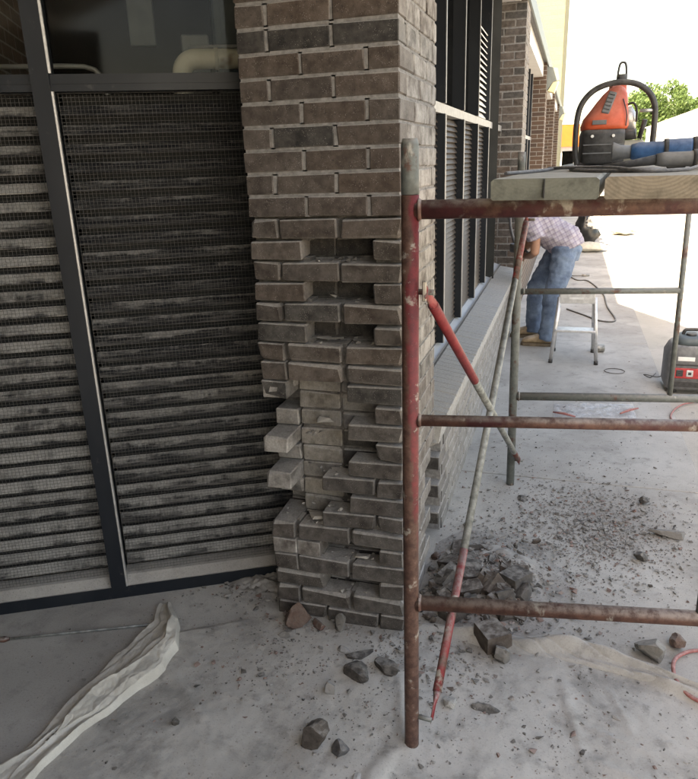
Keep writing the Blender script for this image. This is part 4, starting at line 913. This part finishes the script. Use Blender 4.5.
for i in range(nx+1):
    for j in range(ny+1):
        u = i/nx; v_ = (j/ny)**1.5; x = -.86+2.3*u; x0 = x; yt = ytop(x)
        y = yt - v_*1.9; x -= .10*v_*(1-u)
        e_ = min(1, min(v_*1.9/.02, u*2.3/.02, 1)); 
        z = .0045+e_*(.006*(.5+noise.noise((x*3.1, y*3.1, 4)))+.003*noise.noise((x*11, y*11, 2))+.0016*noise.noise((x*38, y*38, 1))+ridge(x, y))
        if .04 < x0: z += .036*math.exp(-(((v_*1.9)-.022)/.022)**2)*min(1, (x0-.04)/.2)*(.75+.5*noise.noise((x*6, 0, 9)))
        vs.append((x, y+.01*noise.noise((x*12, 0, 5)), max(.002, z)))
for i in range(nx):
    for j in range(ny): k = i*(ny+1)+j; fs.append((k, k+ny+1, k+ny+2, k+1))
dc.add(vs, fs, 0, True); dco = dc.build('drop_cloth', 'cloth_floor'); tag(dco, 'dust covered drop cloth spread in front of the pier', 'drop cloth')
# its far hem, turned up in a loose fold
hm = MB(); vs = []; fs = []; UPE = [(.10, .075), (.25, .06), (.41, .070), (.493, .100), (.596, .098), (.68, .069), (.80, .018), (.95, -.040), (1.15, -.10), (1.4, -.15)]; LOE = [(.08, .03), (.20, .0), (.35, -.035), (.45, -.03), (.547, -.022), (.65, -.03), (.738, -.042), (.943, -.088), (1.13, -.16), (1.38, -.22)]
HH = [.006, .012, .026, .040, .046, .044, .040, .034, .03, .03]
def at0(tab, t):
    f = t*(len(tab)-1); i = min(int(f), len(tab)-2); w = f-i; a_, b_ = tab[i], tab[i+1]
    return a_+(b_-a_)*w if not isinstance(a_, tuple) else tuple(p+(q_-p)*w for p, q_ in zip(a_, b_))
for i in range(201):
    t = i/200; a_, b_, h_ = at0(UPE, t), at0(LOE, t), at0(HH, t)
    for j in range(41):
        w = j/40; x = a_[0]+(b_[0]-a_[0])*w; y = a_[1]+(b_[1]-a_[1])*w+.006*noise.noise((x*14, 0, w))
        pr_ = math.sin(math.pi*min(1, w**.8))**.75*(.8+.35*math.sin(w*9+x*7))
        z = h_*pr_*(1+.30*noise.noise((x*8, y*22, 3)))-.006*(1-min(1, 6*abs(noise.noise((x*10+y*26, y*8, 6)))))*min(1, w*8, (1-w)*8)
        vs.append((x, y, .007+max(0, z)))
for i in range(200):
    for j in range(40): k = i*41+j; fs.append((k, k+41, k+42, k+1))
hm.add(vs, fs, 0, True); hm.build('folded_hem', 'cloth_floor', dco)
# twisted, folded canvas on the left
LB = [(-.968, -.083), (-.925, -.199), (-.940, -.30), (-.955, -.388), (-.951, -.536), (-.975, -.622), (-.965, -.758), (-.985, -.87), (-1.05, -1.0), (-1.15, -1.2)]
RB = [(-.918, -.077), (-.815, -.19), (-.753, -.308), (-.744, -.411), (-.775, -.504), (-.800, -.575), (-.820, -.65), (-.855, -.76), (-.87, -.90), (-.92, -1.15)]
HT = [.018, .050, .055, .050, .050, .038, .034, .030, .028, .025]
def at(tab, t):
    f = t*(len(tab)-1); i = min(int(f), len(tab)-2); w = f-i; w = w*w*(3-2*w)*.5+w*.5
    a_, b_ = tab[i], tab[i+1]
    return a_+(b_-a_)*w if not isinstance(a_, tuple) else tuple(p+(q_-p)*w for p, q_ in zip(a_, b_))
cv = MB(); vs = []; fs = []; nt, nw = 220, 110
def tri(u): return abs((u % 1.0)*2-1)
for i in range(nt+1):
    t = i/nt; l_, r_ = at(LB, t), at(RB, t); h_ = at(HT, t)
    for j in range(nw+1):
        w = j/nw; wob = .015*noise.noise((t*9, 0, 2 if w > .5 else 7)); x = l_[0]+(r_[0]-l_[0])*w+wob; y = l_[1]+(r_[1]-l_[1])*w
        prof = min(1, w/.05, (1-w)/.05); prof = prof**.7
        q_ = noise.noise((x*7, y*7, 11)); u = w*1.15+.75*t+.16*q_
        lay = .12+tri(u+.1)*.45+.16*tri(u*2.3+.3*noise.noise((t*4, w*2, 1)))**1.5+.10*tri(w*1.0+t*2.1+.25*q_)
        cr = abs(noise.noise((x*9+y*4, y*6-x*3, 5))); cr2 = abs(noise.noise((x*38, y*30, 8)))
        # the outer third is turned over in a second layer with a hard step
        over = .35 if w > .52+.20*math.sin(t*8)+.06*q_ else 0.0
        z = h_*prof*(.18+.75*lay+over)-.010*(1-min(1, cr*4))*prof*.30-.004*(1-min(1, cr2*5))*prof*.3+.002*noise.noise((x*60, y*60, 3))*prof
        vs.append((x, y, .004+max(0, z)))
for i in range(nt):
    for j in range(nw): k = i*(nw+1)+j; fs.append((k, k+nw+1, k+nw+2, k+1))
cv.add(vs, fs, 0, True); o = cv.build('folded_canvas', 'canvas'); tag(o, 'cream canvas cloth bunched and twisted on the ground', 'cloth')
o = empty('rod', (-1.43, -.425, .008), 'thin dark rod with rusty orange end lying on the concrete', 'rod')
d_ = Vector((.53, .235, 0)); MB().tube([d_*.06, d_*.4, d_*.7, d_], .0045, 8).build('shaft', 'galv', o)
mo = MB(); mo.tube([d_*-.05, d_*.0, d_*.025, d_*.058], [.005, .010, .012, .006], 10); mo.build('rusty_end', 'orange_rust' if 'orange_rust' in MAT else 'rust_tube', o)
cord('power_cord', 'dusty red cable coiled at the corner of the drop cloth', [(1.10, .16, .010), (1.0, .145, .012), (.945, .11, .014), (.905, .03, .034), (.905, -.04, .024), (.935, -.10, .020), (1.0, -.13, .018), (1.12, -.14, .012)], .0065, 'cable_red')
for k, (a_, b_) in enumerate((((.80, .035), (1.08, .02)), ((.82, .02), (1.1, -.005)), ((.84, .05), (1.1, .05)))):
    pass

# ------------------------------------------------------------------ rubble
def chunk_mesh(sx, sy, sz, big=None):
    bm = bmesh.new(); bmesh.ops.create_icosphere(bm, subdivisions=3 if max(sx, sy) > .027 else 2 if max(sx, sy) > .018 else 1, radius=1.0)
    sd = Vector((random.uniform(-50, 50), random.uniform(-50, 50), 0)); planes = [(Vector((random.gauss(0, 1), random.gauss(0, 1), random.gauss(0, 1))).normalized(), random.uniform(.52, .86)) for _ in range(7)]
    for v in bm.verts:
        p = v.co.normalized()*1.22*(1+.26*noise.noise(v.co*1.6+sd)+.10*noise.noise(v.co*4+sd))
        for n_, d in planes:
            e = p.dot(n_)-d
            if e > 0: p -= n_*e
        p *= 1+.05*noise.noise(v.co*7+sd)+.035*noise.noise(v.co*15+sd)
        v.co = Vector((p.x*sx, p.y*sy, p.z*sz))
    zmin = min(v.co.z for v in bm.verts)
    for v in bm.verts: v.co.z = max(0, v.co.z-zmin-.15*sz)
    me = bpy.data.meshes.new('chunk'); bm.to_mesh(me); bm.free(); me.materials.append(MAT['rubble']); return me
RC = [(.050, .040, .034), (.062, .046, .037), (.070, .062, .055), (.036, .031, .028), (.080, .046, .034), (.13, .122, .112)]
def chunk(label, x, y, s, z=0.0, group=None, rot=None, name='brick_fragment', cat='brick fragment', col=None, me=None, tilt=0.0):
    o = bpy.data.objects.new(name, me or chunk_mesh(*s)); o.location = (x, y, z-.003); o.rotation_euler = (random.uniform(-tilt, tilt), random.uniform(-tilt, tilt), random.uniform(0, 6.3) if rot is None else rot)
    o.color = (*(col or random.choice(RC)), 1); link(o); return tag(o, label, cat, group)
def halfbrick(label, x, y, L, z=0.0, rot=0.0, tx=0.0, ty=0.0, dark=False, D=BD, H=.0585, group=None):
    """a brick broken across: three sharp arrises, one ragged end"""
    bm = bmesh.new(); hx, hy, hz = L/2, D/2, H
    pts = []
    for (y_, z_) in ((-hy, 0), (hy, 0), (hy, hz), (-hy, hz)): pts.append((-hx, y_, z_))
    for _ in range(9): pts.append((hx*random.uniform(.35, 1.0), random.uniform(-hy, hy), random.uniform(0, hz)))
    for (y_, z_) in ((-hy, 0), (hy, 0), (hy, hz), (-hy, hz)): pts.append((hx*random.uniform(.45, .85), y_, z_))
    me = smooth_hull(pts, 'broken_brick', 'rubble'); bm.free()
    o = bpy.data.objects.new('broken_brick', me); o.location = (x, y, z-.002); o.rotation_euler = (tx, ty, rot); o.color = (*(random.choice(RC[:2]) if not dark else (.055, .05, .047)), 1); link(o)
    return tag(o, label, 'brick fragment', group)
halfbrick('large half brick lying in front of the rubble heap on the cloth edge', .325, .015, .115, 0, R(35), 0, 0, False, .10, .075)
chunk('ragged mortar fragment touching the large half brick', .35, -.07, (.032, .028, .03))
halfbrick('upright broken brick at the back of the rubble heap beside the bar', .375, .36, .10, 0, R(-35), 0, 0, True, .10, .085)
chunk('flat pale brick slab lying alone on the concrete past the rubble', 1.0, .95, (.075, .035, .022), name='broken_brick', rot=R(12), col=(.17, .16, .15))
chunk('round brown lump low in front on the drop cloth', -.150, -.575, (.040, .042, .04))
chunk('reddish brown lump at the foot of the pier, biggest of its row', -.40, -.06, (.052, .042, .045), col=(.115, .07, .055))
chunk('small grey stone against the middle of the pier foot', -.235, -.045, (.024, .024, .036))
chunk('small reddish piece lying between two stones at the pier foot', -.31, -.055, (.034, .02, .015), col=(.13, .07, .055))
chunk('dark brick shard, upper one of the dark trio before the pier', -.115, -.165, (.048, .020, .016), rot=R(20), col=(.045, .04, .038))
chunk('dark brick shard, largest of the dark trio before the pier', -.095, -.265, (.048, .036, .024), rot=R(-10), col=(.045, .04, .038))
chunk('dark brick shard, right one of the dark trio before the pier', -.015, -.215, (.042, .026, .022), rot=R(-25), col=(.05, .045, .042))
chunk('small dark stone lying alone near the cream canvas', -.585, -.62, (.017, .015, .018), col=(.05, .045, .04))
chunk('dark blue grey chip near the front edge of the cloth', -.055, -.585, (.030, .026, .02), col=(.08, .08, .085))
chunk('pale concrete scrap at the bottom edge of the picture', .02, -.69, (.045, .03, .01), col=(.45, .44, .42))
chunk('dark flat splinter lying right of the brace foot', .335, -.305, (.040, .016, .010), rot=R(5), col=(.07, .065, .06))
chunk('pale chip between the scaffold foot and the flat splinter', .22, -.31, (.022, .020, .018), col=(.34, .33, .31))
chunk('grey stone by the red cable coil, larger of two', .85, .075, (.052, .038, .042), col=(.20, .19, .175))
chunk('brown stone by the red cable coil, smaller of two', .935, .165, (.028, .026, .028), col=(.13, .085, .07))
chunk('dark stone alone on the concrete far right of the rubble', .925, 1.26, (.026, .022, .02), col=(.06, .056, .053))
chunk('dark clod lying near the foot of the grey scaffold post', .343, 1.17, (.03, .02, .012), col=(.045, .042, .04))
chunk('small dark stone in front of the flat pale slab', .86, .72, (.030, .026, .020), col=(.07, .065, .06))
chunk('pale stone before the middle of the pier', -.18, -.155, (.026, .018, .014), col=(.28, .27, .26))
chunk('upright pale chip on the cloth before the dark trio', -.16, -.36, (.020, .022, .024), col=(.26, .25, .24))
chunk('flat grey flake below the reddish lump at the pier foot', -.40, -.125, (.034, .022, .012), col=(.17, .16, .15))
G1 = 'brick rubble heaped beside the pier'
random.seed(21)
for k in range(44):
    x = random.triangular(.03, .46, .12); y = random.triangular(.09, .66, .30); z = .035*math.exp(-((x-.2)**2+(y-.3)**2)/.03)
    halfbrick('broken brick in the rubble heap between the pier and the scaffold bar', x, y, random.uniform(.05, .125), z, random.uniform(0, 6.28), random.uniform(-.5, .5), random.uniform(-.5, .5), random.random() < .4, random.uniform(.05, .09), random.uniform(.022, .055), G1)
for k in range(90):
    x = random.gauss(.24, .15); y = random.gauss(.34, .20)
    if x < .02 or y < .07 or x > .6 or y > .95: continue
    s = random.uniform(.010, .026)
    chunk('angular fragment in the rubble heap between the pier and the scaffold bar', x, y, (s, s*random.uniform(.6, 1), s*random.uniform(.4, .9)), .03*math.exp(-((x-.2)**2+(y-.3)**2)/.03), G1, tilt=.6)
for k in range(9):
    s = random.uniform(.014, .028); chunk('crumbled mortar piece lodged in the gap at the wall end', -.05+.03*random.uniform(-1, 1), .635+.03*random.uniform(-1, 1), (s, s, s*.8), .474+.018*(k//3), 'mortar pieces in the gap at the wall end', tilt=.8, col=(.28, .27, .25))
# ledge of masonry that carries them
# low heap of dust under the rubble
def heap(name, label, cx, cy, rx, ry, h_, seed):
    mb = MB(); vs = []; fs = []; n = 90
    for i in range(n+1):
        for j in range(n+1):
            u, v_ = -1+2*i/n, -1+2*j/n; x, y = cx+u*rx, cy+v_*ry; r_ = math.hypot(u, v_)+.18*noise.noise((x*5, y*5, seed))
            f = max(0, 1-r_); f = f*f*(3-2*f)
            z = f*(h_*(1+.35*noise.noise((x*6, y*6, seed)))+.012*noise.noise((x*24, y*24, seed))+.008*noise.noise((x*60, y*60, seed)))
            vs.append((x, y, -.004+z))
    for i in range(n):
        for j in range(n): k = i*(n+1)+j; fs.append((k, k+n+1, k+n+2, k+1))
    mb.add(vs, fs, 0, True); return tag(mb.build(name, 'dust'), label, 'dust', kind='stuff')
heap('dust', 'grey dust and grit heaped under the broken bricks', .27, .42, .36, .46, .06, 1.0)
heap('dust', 'dirt lying along the foot of the louvre screen', -.60, .16, .20, .16, .03, 9.0)
def inpier(x, y): return -.51 < x < .01 and -.01 < y < .6
BITS = []
random.seed(5)
for _ in range(24):
    bm = bmesh.new()
    for k in range(9): bm.verts.new((random.uniform(-1, 1), random.uniform(-.8, .8), random.uniform(0, 1)*random.choice((.35, .6, .8))))
    r_ = bmesh.ops.convex_hull(bm, input=bm.verts); bmesh.ops.delete(bm, geom=[g_ for g_ in r_['geom_interior'] if isinstance(g_, bmesh.types.BMVert)], context='VERTS')
    bm.verts.index_update(); BITS.append(([tuple(v.co) for v in bm.verts], [tuple(v.index for v in f.verts) for f in bm.faces])); bm.free()
mb = MB()
def bit(x, y, z, s):
    vs, fs = random.choice(BITS); a_ = random.uniform(0, 6.28); c_, d_ = math.cos(a_)*s, math.sin(a_)*s
    mb.add([(x+p[0]*c_-p[1]*d_, y+p[0]*d_+p[1]*c_, z-.001+p[2]*s) for p in vs], fs)
def bad(x, y): return inpier(x, y) or (x < 0.005 and y > .5) or (x < -.45 and (x+.63)*.479-(y-.249)*.878 < .045)
CL = [(.26, .36, .20, .26, 2200, .0065), (.70, .95, .17, .22, 2600, .0050), (.66, .90, .26, .34, 2400, .0036), (-.15, -.2, .22, .13, 700, .0042), (-.62, .13, .12, .07, 420, .007), (.35, .95, .30, .45, 700, .0045), (.2, -.1, .35, .10, 350, .0045), (-.35, -.15, .2, .12, 400, .004), (.5, 1.9, .45, .8, 300, .004), (.45, -.35, .35, .22, 900, .0032), (-.45, -.5, .35, .25, 800, .0028), (.15, -.45, .45, .2, 700, .003)]
for (cx, cy, sx, sy, n_, s0) in CL:
    for _ in range(n_):
        x, y = random.gauss(cx, sx), random.gauss(cy, sy)
        if bad(x, y): continue
        s = min(s0*random.lognormvariate(-.25, .6), .016)
        zb = .003 if y > .05 else .008
        rr_ = math.hypot((x-.27)/.36, (y-.42)/.46)
        if rr_ < 1: f_ = 1-rr_; zb += .06*f_*f_*(3-2*f_)
        bit(x, y, zb, s)
for k in range(3200):
    x, y = random.uniform(-1.5, 1.5), random.uniform(-1.0, 3.2)
    if not bad(x, y): bit(x, y, .001 if y > .05 else .008, .0024*random.lognormvariate(-.1, .6))
tag(mb.build('rubble', 'bits'), 'fine masonry chips scattered over cloth and concrete', 'rubble', kind='stuff')

# ------------------------------------------------------------------ beyond: far facade, lamps, houses, trees
yw = empty('tall_building', (-6, 27, 0), 'tall pale yellow brick building end beyond the facade', 'building')
MB().box((-8, 0, 0), (5.88, 9, 11)).build('wall', 'brickwall_yellow', yw); MB().box((-8.1, -.1, 11.001), (5.98, 9.1, 11.2)).build('coping', 'white_paint', yw)
def wall_lamp(y, label):
    o = empty('wall_lamp', (.0, y, 2.62), label, 'lamp', 'wall lamps on the brick piers')
    b = MB(); b.prism([(0.001, 0), (0.001, .36), (.16, .33), (.20, .15), (.10, .13)], 'y', -.16, .16); b.build('housing', 'lamp_hood', o)
    b = MB(); b.prism([(.02, -.002), (.10, .126), (.19, .146), (.12, -.03)], 'y', -.15, .15); b.build('lens', 'lamp_lens', o)
wall_lamp(10.4+.28, 'grey wall lamp with yellowed lens on the third pier'); wall_lamp(20.8+.2, 'small grey wall lamp far along the facade')
os_ = empty('shop', (.3, 46, 0), 'distant low shop with an orange fascia', 'building')
MB().box((-3.2, 0, 0), (.35, 6, 2.05)).build('wall', 'white_paint', os_); MB().box((-3.3, -.3, 2.051), (.45, 6, 3.35)).build('fascia', 'orange_sign', os_); MB().box((-3.3, -.32, 3.351), (.5, 6, 3.5)).build('roof', 'white_paint', os_)
for x in (-2.4, -1.2, -.1): MB().box((x-.4, -.03, .2), (x+.3, -.002, 1.8)).build('window', 'glass_dark', os_)
wb = empty('long_building', (9.2, 42, 0), 'long white building across the street with a row of high windows', 'building')
MB().box((0, 0, 0), (12, 58, 4.4)).build('wall', 'white_paint', wb)
rfm = MB(); rfm.prism([(-.5, 4.401), (12.5, 4.401), (6, 5.9)], 'y', -.6, 58.6); rfm.build('roof', 'white_paint', wb)
for k in range(12): 
    wv = MB().box((-.03, 2+k*4.6, 2.9), (-.002, 5.0+k*4.6, 3.35)).build('window', 'lamp_lens', wb)
def tree(label, x, y, h_, r_, seed):
    o = empty('tree', (x, y, 0), label, 'tree', 'trees behind the white building'); rnd = random.Random(seed)
    t_ = MB(); t_.tube([(0, 0, 0), (.1, 0, h_*.3), (0, .1, h_*.62)], [.28, .22, .12], 10)
    limbs = []
    for k in range(7):
        a_ = rnd.uniform(0, 6.28); e_ = Vector((math.cos(a_)*r_*.6, math.sin(a_)*r_*.6, h_*rnd.uniform(.6, .9))); t_.tube([(0, 0, h_*rnd.uniform(.3, .5)), e_*.5+Vector((0, 0, h_*.28)), e_], [.11, .07, .03], 7); limbs.append(e_)
    t_.build('trunk', 'bark', o)
    c_ = MB()
    cl = []
    while len(cl) < 60:
        p = Vector((rnd.uniform(-1, 1)*r_, rnd.uniform(-1, 1)*r_, h_*rnd.uniform(.25, 1.0)))
        if (p.x/r_)**2+(p.y/r_)**2+((p.z-h_*.62)/(h_*.38))**2 < 1.0: cl.append((p, rnd.uniform(.16, .32)*r_))
    for p, q_ in cl:
        for _ in range(210):
            d = Vector((rnd.gauss(0, 1), rnd.gauss(0, 1), rnd.gauss(0, 1))).normalized()*q_*rnd.random()**.35; w = p+d; n_ = Vector((rnd.gauss(0, 1), rnd.gauss(0, 1), rnd.gauss(0, 1))).normalized(); a_ = n_.orthogonal().normalized()*.22*rnd.uniform(.6, 1.4); b_ = n_.cross(a_)*.6
            c_.add([w-a_, w-b_, w+a_, w+b_], [(0, 1, 2, 3)])
    c_.build('crown', 'leaf', o)
tree('rounded green tree showing highest above the white roof', 12.2, 118, 11.0, 5.2, 1); tree('pale green tree low beside the saw handle', 5.8, 121, 8.2, 3.8, 2); tree('green tree at the edge of the picture over the white roof', 19.0, 119, 9.6, 4.6, 3)
